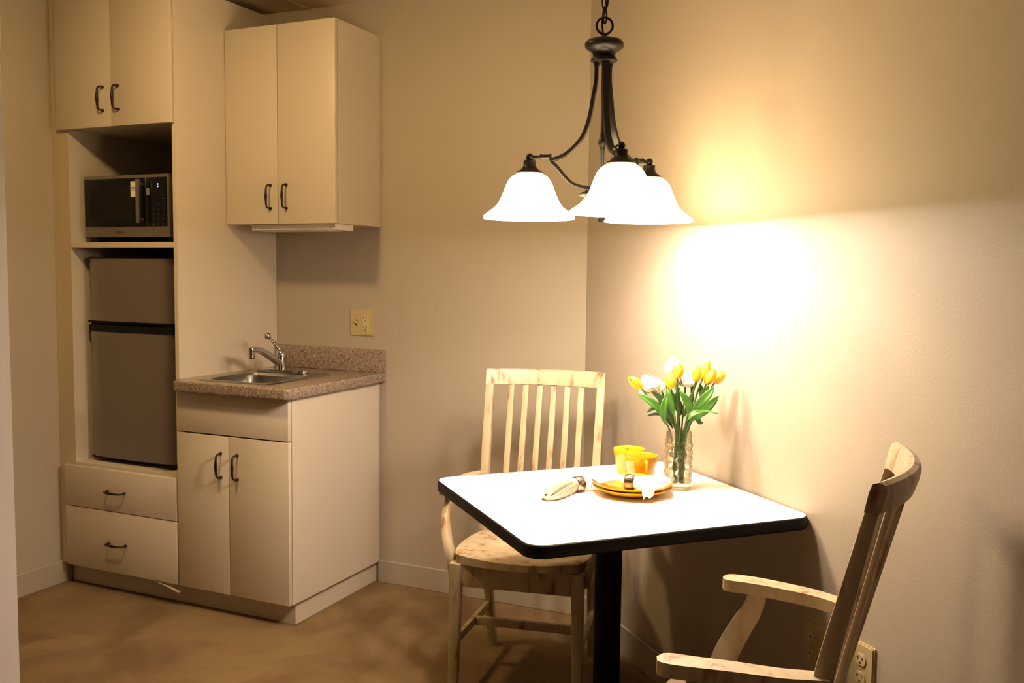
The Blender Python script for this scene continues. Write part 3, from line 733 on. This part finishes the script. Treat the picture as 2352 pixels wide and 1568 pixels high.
    for s in (-1, 1):
        # arm: plan curve, flat top, rounded tip
        cl = spline([(.252, -.152, 0), (.250, -.09, 0), (.240, -.02, 0), (.226, .06, 0), (.207, .110, 0), (.196, .138, 0)], 6)
        n = len(cl)-1; L_ = []; R_ = []
        fr = frames(cl, (0, 0, 1))
        for i, (p, tt, sd, uu) in enumerate(fr):
            q = i/n; wd = .0265*(1-.33*q)
            if q < .12: wd *= math.sqrt(max(.0, 1-((.12-q)/.12)**2))
            L_.append(p - sd*wd); R_.append(p + sd*wd)
        out = L_ + R_[::-1]
        tip = fr[0][0] - fr[0][1]*.0
        bm = B()
        def zz(v): return .004*math.sin((v.y+.16)/.3*PI)
        a = [bm.verts.new((s*v.x, v.y, .624+zz(v))) for v in out]; b = [bm.verts.new((s*v.x, v.y, .6505+zz(v))) for v in out]
        m_ = len(a)
        for i in range(m_): j = (i+1) % m_; bm.faces.new((a[i], a[j], b[j], b[i]))
        bm.faces.new(a[::-1]); bm.faces.new(b)
        bmesh.ops.remove_doubles(bm, verts=bm.verts, dist=1e-5)
        obj('arm', bm, WOOD, t, smooth=.7)
        # S-shaped arm support on the outside of the seat rail
        pts = spline([(s*.2185, -.140, .375), (s*.2260, -.146, .42), (s*.243, -.138, .47), (s*.2575, -.112, .53), (s*.259, -.085, .58), (s*.250, -.070, .6285)], 6)
        bm = B(); sweep(bm, pts, lambda q: rrect(.031-.012*q+.002*math.sin(q*PI), .0105, .003, 2), up=(1, 0, 0))
        obj('arm_support', bm, WOOD, t, smooth=.6)
    return t
chA = make_chair()
chB = copy_tree(chA)
chA.location = (.024, -.577, 0); chA.rotation_euler = (0, 0, math.radians(10.2))
chA['label'] = 'distressed cream wooden armchair standing behind the table by the back wall'
chB.location = (.935, -1.509, 0); chB.rotation_euler = (0, 0, math.radians(-92.0))
chB['label'] = 'distressed cream wooden armchair in the near right corner, seen from its side'

# ------------------------------------------------------------------ table setting
PLC = (.474, -.926)
def plate_thing(label, z, r):
    t = thing('plate', label, 'plate', (PLC[0], PLC[1], z), group='stacked yellow plates')
    prof = [(0, z), (r*.52, z), (r*.56, z+.001), (r*.80, z+.009), (r*.97, z+.019), (r, z+.0215), (r*.995, z+.0235), (r*.96, z+.0228), (r*.80, z+.0125), (r*.58, z+.0048), (0, z+.0045)]
    obj('dish', lathe(B(), prof, PLC[0], PLC[1], 56), YELLOW, t, smooth=.9)
    obj('foot_ring', lathe(B(), [(r*.50, z), (r*.50, z-.0006), (r*.54, z-.0006), (r*.54, z)], PLC[0], PLC[1], 40, cap0=False, cap1=False), YELLOW, t)
plate_thing('lower yellow plate of the stack, resting on the table', TZ+.0008, .110)
plate_thing('upper yellow plate of the stack, with the napkin on it', TZ+.0098, .110)
def mug(label, x, y, rz, dots):
    t = thing('mug', label, 'mug', (x, y, TZ+.0003), rz, 'yellow mugs', local=True)
    H = .074; R0, R1 = .0345, .0485
    prof = [(0, .002), (R0-.006, .002), (R0-.004, 0), (R0, .001), (R0+.002, .006), (R1-.003, H*.7), (R1, H-.002), (R1-.0012, H), (R1-.0035, H-.002), (R1-.0065, H*.7), (R0-.002, .007), (R0-.006, .005), (0, .005)]
    obj('body', lathe(B(), prof, 0, 0, 48), YELLOW, t, smooth=.9)
    pts = spline([(0, -R1+.005, .060), (0, -R1-.014, .064), (0, -R1-.022, .050), (0, -R1-.016, .030), (0, -R0-.003, .016)], 6)
    obj('handle', sweep(B(), pts, rrect(.0068, .0036, .0025, 2), up=(1, 0, 0)), YELLOW, t, smooth=.8)
    for a, h in dots:
        r = R0+.002 + (R1-R0-.005)*(h-.006)/(H*.7-.006); bm = B(); c = Vector((r*math.cos(a), r*math.sin(a), h)); nn = Vector((math.cos(a), math.sin(a), -.2)).normalized()
        s_ = nn.cross(Vector((0, 0, 1))).normalized(); u_ = s_.cross(nn)
        ring = [bm.verts.new(c + nn*.0004 + (s_*math.cos(2*PI*k/12) + u_*math.sin(2*PI*k/12))*.0024) for k in range(12)]
        bk = [bm.verts.new(v.co - nn*.002) for v in ring]
        bm.faces.new(ring)
        for i in range(12): j = (i+1) % 12; bm.faces.new((ring[i], bk[i], bk[j], ring[j]))
        obj('dot', bm, WHITEP, t, label='small white dot on the mug')  # small white disc set on the mug wall
mug('yellow mug in front with its handle toward the camera', .4490, -.7550, .50, ((-PI/2-.75, .050), (-PI/2+.78, .050), (-PI/2-1.0, .016)))
mug('yellow mug behind the other one, half hidden', .3870, -.6735, 3.56, ((-PI/2-2.35, .055),))

# napkins
def ring_thing(label, c, axis, r=.0195, wd=.026):
    t = thing('napkin_ring', label, 'napkin ring', c, group='hammered metal napkin rings', local=True)
    ax = Vector(axis).normalized(); s_ = ax.cross(Vector((0, 0, 1))).normalized(); u_ = s_.cross(ax)
    bm = B(); n = 32; prof = [(r, -wd/2), (r+.0012, -wd/2+.001), (r+.0022, 0), (r+.0012, wd/2-.001), (r, wd/2), (r-.001, wd/2-.001), (r-.0008, 0), (r-.001, -wd/2+.001)]
    rings = [[bm.verts.new(ax*h + (s_*math.cos(2*PI*i/n) + u_*math.sin(2*PI*i/n))*q) for i in range(n)] for q, h in prof]
    for k in range(len(rings)):
        a = rings[k]; b = rings[(k+1) % len(rings)]
        for i in range(n): j = (i+1) % n; bm.faces.new((a[i], a[j], b[j], b[i]))
    obj('band', bm, RING, t, smooth=.9)
    return t
def fan(bm, c, ax, side, L, w0, w1, h0, h1, pleats, base, droop=None, n=20, m=44, th=.0012, seed=0, point=0.):
    """pleated half napkin leaving the ring at c along ax; widths w0->w1, pleat heights h0->h1; base = height of what it lies on"""
    rnd = random.Random(seed); ph = rnd.random()*6
    grid = []
    for i in range(n+1):
        q = i/n; row = []
        wd = w0 + (w1-w0)*q**.9; hh = h0 + (h1-h0)*q**.7
        for j in range(m+1):
            v = -1+2*j/m
            p = c + ax*(L*q*(1 - point*abs(v)**1.5*q) ) + side*(v*wd)
            zc_ = c.z*(1-q**.6) + (base+hh*.9)*q**.6
            z = zc_ + hh*math.sin(v*PI*pleats+ph)*.9*(1-.25*abs(v)) + .35*hh*math.sin(v*5+q*4+ph)
            if droop: z += droop(q, v)
            row.append(bm.verts.new((p.x, p.y, max(z, base+.0012) if not droop else z)))
        grid.append(row)
    low = [[bm.verts.new(v.co - Vector((0, 0, th))) for v in r] for r in grid]
    for i in range(n):
        for j in range(m):
            bm.faces.new((grid[i][j], grid[i+1][j], grid[i+1][j+1], grid[i][j+1])); bm.faces.new((low[i][j], low[i][j+1], low[i+1][j+1], low[i+1][j]))
    for i in range(n):
        bm.faces.new((grid[i][0], low[i][0], low[i+1][0], grid[i+1][0])); bm.faces.new((grid[i][m], grid[i+1][m], low[i+1][m], low[i][m]))
    for j in range(m):
        bm.faces.new((grid[n][j], low[n][j], low[n][j+1], grid[n][j+1])); bm.faces.new((grid[0][j], grid[0][j+1], low[0][j+1], low[0][j]))
    return grid
def plate_h(x, y):          # top surface of the plate stack
    r = math.hypot(x-PLC[0], y-PLC[1])/.110; z = TZ+.0098
    if r > 1.02: return TZ
    for (r0, z0), (r1, z1) in zip(((0, .0045), (.58, .0048), (.80, .0125), (.96, .0228)), ((.58, .0048), (.80, .0125), (.96, .0228), (1.02, .0237))):
        if r <= r1: return z + z0 + (z1-z0)*(r-r0)/(r1-r0)
    return z+.0237
def patch(bm, c, ax, a0, a1, rad, out, e=1., ruf=.002, waves=4., n=18, m=40, th=.0011, lift=0.):
    """cloth leaving the ring (arc a0..a1 degrees about ax) and spreading to the outer edge polyline"""
    ax = Vector(ax).normalized(); side = ax.cross(Vector((0, 0, 1))).normalized(); up_ = Vector((0, 0, 1)); O = [Vector(p) for p in out]
    Ls = [0]
    for p, q in zip(O, O[1:]): Ls.append(Ls[-1] + (q-p).length)
    def oat(v):
        d_ = v*Ls[-1]
        for k in range(len(O)-1):
            if d_ <= Ls[k+1] + 1e-9: return O[k].lerp(O[k+1], (d_-Ls[k])/(Ls[k+1]-Ls[k]))
        return O[-1]
    g = []
    for i in range(n+1):
        q = i/n; row = []
        for j in range(m+1):
            v = j/m; a = math.radians(a0+(a1-a0)*v)
            pi = Vector(c) + ax*.008 + (side*math.cos(a) + up_*math.sin(a))*rad; po = oat(v)
            p = pi.lerp(po, q); z = pi.z + (po.z-pi.z)*q**e + ruf*math.sin(v*waves*2*PI)*math.sin(min(1, q*1.3)*PI/2) + lift*math.sin(q*PI)
            z = max(z, plate_h(p.x, p.y)+.0018 + th)
            row.append(bm.verts.new((p.x, p.y, z)))
        g.append(row)
    lo = [[bm.verts.new(v.co - Vector((0, 0, th))) for v in r] for r in g]
    for i in range(n):
        for j in range(m):
            bm.faces.new((g[i][j], g[i+1][j], g[i+1][j+1], g[i][j+1])); bm.faces.new((lo[i][j], lo[i][j+1], lo[i+1][j+1], lo[i+1][j]))
        bm.faces.new((g[i][0], lo[i][0], lo[i+1][0], g[i+1][0])); bm.faces.new((g[i][m], g[i+1][m], lo[i+1][m], lo[i][m]))
    for j in range(m):
        bm.faces.new((g[n][j], lo[n][j], lo[n][j+1], g[n][j+1])); bm.faces.new((g[0][j], g[0][j+1], lo[0][j+1], lo[0][j]))
    return bm
def napkin(label, c, ax, base, parts):
    t = thing('napkin', label, 'napkin', (c[0], c[1], base), group='white cloth napkins')
    a = Vector(ax).normalized(); c = Vector(c)
    obj('rolled_core', sweep(B(), [c-a*.019, c-a*.01, c+a*.01, c+a*.019], circ(.0172, 18), up=(0, 0, 1)), CLOTH, t, smooth=.9)
    for nm, mt, sgn, a0, a1, out, e, ruf, wv, lift in parts:
        obj(nm, patch(B(), c, a*sgn, a0, a1, .0155, out, e, ruf, wv, lift=lift), mt, t, smooth=.9)
# napkin lying on the table (ring at its upper right end)
cA = (.3345, -.978, TZ+.0222); axA = (-.50, -.86, 0)
ring_thing('hammered metal ring around the napkin lying on the table', cA, axA)
napkin('white lace-edged napkin in a metal ring lying flat on the table', cA, axA, TZ, [
    ('fold', CLOTH, 1, 150, -10, [(.306, -1.056, .757), (.2775, -1.085, .752), (.2700, -1.066, .757), (.2720, -1.035, .760), (.2840, -1.000, .764), (.3050, -.980, .768)], 1.2, .0030, 3, .006),
    ('fold', CLOTH, 1, 185, 60, [(.326, -1.030, .748), (.312, -1.052, .752), (.296, -1.066, .758), (.286, -1.060, .760)], 1.2, .002, 2, .004),
    ('lace_edge', LACE, 1, 110, 205, [(.2700, -1.0900, .7420), (.2770, -1.1070, .7440), (.2960, -1.1180, .7430), (.3120, -1.1080, .7435), (.3260, -1.0800, .7425), (.3340, -1.0345, .744), (.3380, -1.005, .750)], 1.3, .0040, 7, .002),
    ('lace_edge', LACE, 1, 90, 190, [(.2720, -1.080, .752), (.2860, -1.100, .752), (.3020, -1.094, .753), (.3140, -1.066, .753), (.3230, -1.036, .756)], 1.2, .0035, 5, .006),
    ('tail', CLOTH, -1, 0, 180, [(.352, -.968, .742), (.366, -.958, .743), (.366, -.945, .745), (.350, -.938, .748)], 1., .002, 2, .002)])
nap = [o for o in bpy.data.objects if o.name.startswith('napkin') and o.type == 'EMPTY' and o.get('category') == 'napkin'][0]
for k, d_ in enumerate((0, .0055, .011, .0165)):
    lp = [(.3000+d_*.3, -1.050, .7520), (.2830+d_, -1.085+d_*.2, .7500), (.2870+d_*.9, -1.1060+d_, .7475), (.3020, -1.1200+d_*1.2, .7460), (.3190-d_, -1.1030+d_*.8, .7470), (.3300-d_, -1.0650, .7485), (.3330-d_, -1.0250, .7530)]
    obj('lace_loop', tube(B(), spline(lp, 6), .0026, 7), LACE, nap, smooth=PI)
# napkin on the plates: flap hanging over the front rim, short fan to the left
cB = (.481, -.972, .7815); axB = (.985, .150, 0)
ring_thing('hammered metal ring around the napkin on the yellow plates', cB, axB, r=.0195)
napkin('white napkin in a metal ring spilling over the edge of the yellow plates', cB, axB, .757, [
    ('fold', CLOTH, 1, -35, 150, [(.5364, -1.0298, .752), (.5407, -1.0185, .758), (.5501, -1.0181, .754), (.5596, -.9955, .766), (.5720, -.9700, .776), (.5868, -.9444, .786), (.5825, -.9303, .792), (.5523, -.9250, .796)], 5., .0012, 3, .003),
    ('fold', CLOTH, 1, 30, 170, [(.5600, -.975, .784), (.5780, -.955, .789), (.5800, -.938, .796), (.5500, -.928, .799)], 1.5, .0022, 3, .004),
    ('fold', CLOTH, -1, 180, 10, [(.4300, -.9900, .770), (.4050, -.9950, .776), (.3680, -.9650, .7775), (.3500, -.9330, .7785), (.3700, -.9180, .782), (.4300, -.935, .790)], 1.4, .0022, 4, .004)])

# ------------------------------------------------------------------ vase
VX, VY = .573, -.812
vrot = .30
t = thing('vase', 'clear bubbled glass vase holding the flowers', 'vase', (VX, VY, TZ+.0003), vrot, local=True)
VH = .166; a0 = .0375
bm = B(); nA = 96; nZ = 84
def sq(ang, r):   # rounded square radius
    c, s = abs(math.cos(ang)), abs(math.sin(ang)); p = 3.6
    return r/((c**p + s**p)**(1/p))
outer = []; inner = []
for k in range(nZ+1):
    z = VH*k/nZ; ro = []; ri = []
    for i in range(nA):
        a = 2*PI*i/nA
        zone = 1 if .022 < z < VH-.028 else 0
        row = (z-.022)/.0185; off = .5*(int(row) % 2)
        bump_ = .0026*abs(math.sin(PI*row))**.7*abs(math.sin(4*a + PI*off))**.7 if zone else 0
        r = sq(a, a0-.002) + bump_*1.7 - (.002 if k == 0 else 0)
        ro.append(bm.verts.new((r*math.cos(a), r*math.sin(a), z)))
        zi = max(z, .018)
        r2_ = sq(a, a0-.0055)
        ri.append(bm.verts.new((r2_*math.cos(a), r2_*math.sin(a), zi if k > 0 else .018)))
    outer.append(ro); inner.append(ri)
for k in range(nZ):
    for i in range(nA):
        j = (i+1) % nA
        bm.faces.new((outer[k][i], outer[k][j], outer[k+1][j], outer[k+1][i]))
k0 = next(k for k in range(nZ+1) if VH*k/nZ >= .018)
for k in range(k0, nZ):
    for i in range(nA):
        j = (i+1) % nA; bm.faces.new((inner[k][i], inner[k+1][i], inner[k+1][j], inner[k][j]))
for i in range(nA): j = (i+1) % nA; bm.faces.new((outer[nZ][i], outer[nZ][j], inner[nZ][j], inner[nZ][i]))
bm.faces.new(outer[0][::-1]); bm.faces.new(inner[k0])
for v in [v for v in bm.verts if not v.link_faces]: bm.verts.remove(v)
obj('glass_body', bm, GLASS, t, smooth=1.0)

# ------------------------------------------------------------------ flowers
def off(px, py, dd=0.):     # offset from the vase foot in the camera's right / up plane, plus depth
    K_ = 2.64/FPX
    return Vector((VX, VY, TZ)) + Rh*((px-1558)*K_) + Vector((0, 0, (1121-py)*K_*1.004)) + Fh*dd
def leaf_mesh(bm, pts, wmax, nrm, fold=.35, wave=.0, peak=.45):
    P_ = spline(pts, 5); n = len(P_)-1; rows = []
    for i, p in enumerate(P_):
        q = i/n; tt = (P_[min(i+1, n)] - P_[max(i-1, 0)]).normalized()
        s_ = tt.cross(Vector(nrm)); s_.normalize(); u_ = s_.cross(tt)
        wd = wmax*(math.sin(PI*min(1, q/(2*peak)))if q < peak else math.cos(PI/2*((q-peak)/(1-peak))**1.3))
        wd = max(wd, .0006 if q > .9 else .0022)
        row = []
        for v in (-1, -.5, 0, .5, 1):
            row.append(p + s_*(v*wd) + u_*(fold*wd*abs(v)**1.5 + wave*math.sin(q*9+v*2)*abs(v)))
        rows.append(row)
    T_ = [[bm.verts.new(p) for p in r] for r in rows]; Bt = [[bm.verts.new(p - Vector(nrm).normalized()*.0007) for p in r] for r in rows]
    for i in range(n):
        for j in range(4):
            bm.faces.new((T_[i][j], T_[i+1][j], T_[i+1][j+1], T_[i][j+1])); bm.faces.new((Bt[i][j], Bt[i][j+1], Bt[i+1][j+1], Bt[i+1][j]))
        bm.faces.new((T_[i][0], Bt[i][0], Bt[i+1][0], T_[i+1][0])); bm.faces.new((T_[i][4], T_[i+1][4], Bt[i+1][4], Bt[i][4]))
    for j in range(4): bm.faces.new((T_[0][j], T_[0][j+1], Bt[0][j+1], Bt[0][j])); bm.faces.new((T_[n][j], Bt[n][j], Bt[n][j+1], T_[n][j+1]))
    return bm
CAMN = -Fh + Vector((0, 0, .25))
def petal_mesh(bm, c, ax, ang, H, R, open_=0., curl=.0):
    """one cupped petal of a bloom based at c, axis ax"""
    ax = ax.normalized(); s0 = ax.orthogonal().normalized(); s1 = ax.cross(s0)
    nu, nv = 8, 6; rows = []
    for i in range(nu+1):
        q = i/nu
        rr = R*(math.sin(PI*min(1, (q*.86+.10)))**.75)*(1+open_*q) + .001
        if q > .8: rr *= 1 - .55*((q-.8)/.2)**1.3*(1-open_)
        half = 1.12*(math.sin(PI*(.12+.80*q))**.7)*(1 if q < .75 else math.cos(PI/2*((q-.75)/.25)*.9)**.6)
        row = []
        for j in range(nv+1):
            v = -1+2*j/nv; a = ang + v*half*.62
            r3 = rr*(1 - .05*v*v + .05*(1-abs(v)))
            row.append(c + ax*(H*q - H*.04*v*v*q) + (s0*math.cos(a) + s1*math.sin(a))*r3)
        rows.append(row)
    T_ = [[bm.verts.new(p) for p in r] for r in rows]
    for i in range(nu):
        for j in range(nv): bm.faces.new((T_[i][j], T_[i+1][j], T_[i+1][j+1], T_[i][j+1]))
    return bm
def tulip(label, base_px, tip_px, dd, foot, leaves, r=.0145):
    bpt = off(*base_px, dd); tpt = off(*tip_px, dd); ax = tpt-bpt; H = ax.length
    f = Vector((VX, VY, TZ+.022)) + Vector((foot[0], foot[1], 0))
    lim = .022; mid = Vector((VX, VY, TZ+VH)) + Vector((max(-lim, min(lim, (bpt.x-VX)*.35)), max(-lim, min(lim, (bpt.y-VY)*.35)), 0))
    t = thing('tulip', label, 'flower', tuple(f), group='yellow tulips in the vase')
    st = spline([f, (f+mid)/2, mid, mid.lerp(bpt, .55)+Vector((0, 0, .006)), bpt+ax.normalized()*.003], 6)
    obj('stem', tube(B(), st, .0027, 8), STEM, t, smooth=PI)
    for k in range(6):
        bm = B(); petal_mesh(bm, bpt, ax, k*PI/3 + (.26 if k % 2 else 0), H*(1 if k % 2 else .97), r*.90*(1.0 if k % 2 == 0 else .9))
        p = obj('petal', bm, TULIP, t, smooth=PI)
        md = p.modifiers.new('thick', 'SOLIDIFY'); md.thickness = .0007
    for pts, wd, nm in leaves:
        bm = B(); leaf_mesh(bm, [off(*q) for q in pts], wd, nm if nm else CAMN, wave=.0015); obj('leaf', bm, LEAF, t, smooth=PI)
tulip('yellow tulip leaning far out to the left', (1471, 894), (1439, 866), -.01, (-.012, .006), [(((1524, 965, -.02), (1508, 938, -.03), (1485, 918, -.03), (1456, 901, -.02)), .0105, None)], .0155)
tulip('short round yellow tulip left of the centre, front', (1532, 890), (1528, 857), -.04, (-.004, -.012), [(((1541, 952, -.05), (1532, 925, -.05), (1524, 900, -.045), (1523, 880, -.03)), .0095, None)], .0170)
tulip('tall yellow tulip at the middle of the bouquet', (1549, 870), (1556, 832), -.01, (.004, .004), [(((1571, 952, -.04), (1574, 934, -.05), (1563, 912, -.055), (1549, 892, -.05)), .0115, None)], .0150)
tulip('upright yellow tulip right of the centre', (1592, 876), (1596, 839), -.01, (.010, .0), [(((1575, 955, -.045), (1590, 925, -.055), (1612, 902, -.05), (1628, 884, -.04)), .012, None), (((1604, 932, -.0), (1607, 905, .0), (1602, 880, .0)), .008, None)], .0150)
tulip('pale yellow tulip at the back, behind the leaning ones', (1612, 874), (1628, 832), .03, (.012, .010), [(((1586, 905, .02), (1592, 885, .02), (1600, 862, .02)), .007, None)], .0150)
tulip('yellow tulip in front leaning to the right', (1613, 881), (1634, 845), -.02, (.008, -.010), [(((1584, 962, -.03), (1604, 942, -.035), (1622, 925, -.03), (1643, 907, -.02)), .0125, None), (((1567, 958, -.06), (1578, 943, -.065), (1606, 938, -.06), (1637, 943, -.05)), .0085, tuple(Vector((0, 0, 1)) - Fh*.5))], .0155)
tulip('rightmost yellow tulip, leaning far to the right', (1634, 880), (1659, 852), .0, (.014, .002), [(((1606, 935, .01), (1612, 908, .0), (1622, 886, .0)), .009, None), (((1519, 968, -.055), (1513, 945, -.06), (1515, 922, -.06), (1520, 902, -.055)), .0105, None)], .0150)
def peony(label, px, dd, R, foot, nl, seed):
    rnd = random.Random(seed); c = off(*px, dd)
    f = Vector((VX, VY, TZ+.024)) + Vector((foot[0], foot[1], 0)); mid = Vector((VX, VY, TZ+VH)) + Vector((foot[0]*.9, foot[1]*.9, 0))
    t = thing('peony', label, 'flower', tuple(f), group='white peonies in the vase')
    ax0 = (c-mid).normalized()
    obj('stem', tube(B(), spline([f, (f+mid)/2, mid, mid.lerp(c, .6), c], 6), .0024, 7), STEM, t, smooth=PI)
    for ring_, cnt, rr, op in ((0, 5, .36, .0), (1, 6, .58, .05), (2, 8, .82, .12), (3, 10, 1.0, .25)):
        for k in range(cnt):
            bm = B(); jt = .10+.16*ring_; ax = (ax0 + Vector((rnd.uniform(-jt, jt), rnd.uniform(-jt, jt), rnd.uniform(-.1, .1)))).normalized()
            petal_mesh(bm, c - ax0*R*.75, ax, 2*PI*k/cnt + ring_*.5 + rnd.uniform(-.15, .15), R*(1.75-.16*ring_)*rnd.uniform(.9, 1.08), R*rr*rnd.uniform(.93, 1.05), op)
            for v in bm.verts: v.co += Vector((math.sin(v.co.z*900+k), math.sin(v.co.x*800+k), math.cos(v.co.y*850)))*.0007
            p = obj('petal', bm, WHITEF, t, smooth=PI); md = p.modifiers.new('thick', 'SOLIDIFY'); md.thickness = .0006
    for pts, wd in nl:
        bm = B(); leaf_mesh(bm, [off(*q) for q in pts], wd, CAMN, fold=.2); obj('leaf', bm, LEAFD, t, smooth=PI)
peony('large white peony at the left of the bouquet', (1491, 884), .035, .030, (-.014, .008), [(((1548, 962, .0), (1530, 930, .0), (1510, 912, .0), (1492, 900, .0)), .009), (((1528, 945, .0), (1512, 936, .0), (1496, 940, .0), (1484, 949, .0)), .006), (((1530, 958, .0), (1510, 952, .0), (1495, 953, .0), (1484, 957, .0)), .004)], 21)
peony('white peony standing highest, behind the tall tulip', (1549, 842), .045, .023, (.0, .012), [(((1560, 955, .0), (1548, 925, .01), (1540, 900, .01)), .009), (((1560, 940, .0), (1552, 915, .0), (1556, 890, .0)), .008)], 33)
peony('white peony at the middle right, between two tulips', (1577, 874), .040, .026, (.006, .010), [(((1570, 955, .0), (1580, 925, .0), (1588, 900, .0)), .009), (((1590, 960, .01), (1602, 962, .01), (1608, 972, .01), (1614, 970, .01)), .005), (((1592, 955, .01), (1600, 965, .0), (1604, 975, .0)), .006)], 45)
peony('small cream peony low on the right side', (1626, 903), .045, .015, (.012, .012), [(((1572, 960, .02), (1560, 935, .02), (1552, 912, .02)), .010), (((1550, 980, .0), (1538, 955, .0), (1527, 935, .0)), .010)], 52)
peony('small white peony low behind the left tulips', (1516, 893), .030, .017, (-.008, .012), [(((1545, 985, .01), (1532, 962, .01), (1520, 940, .01), (1508, 925, .01)), .008)], 61)
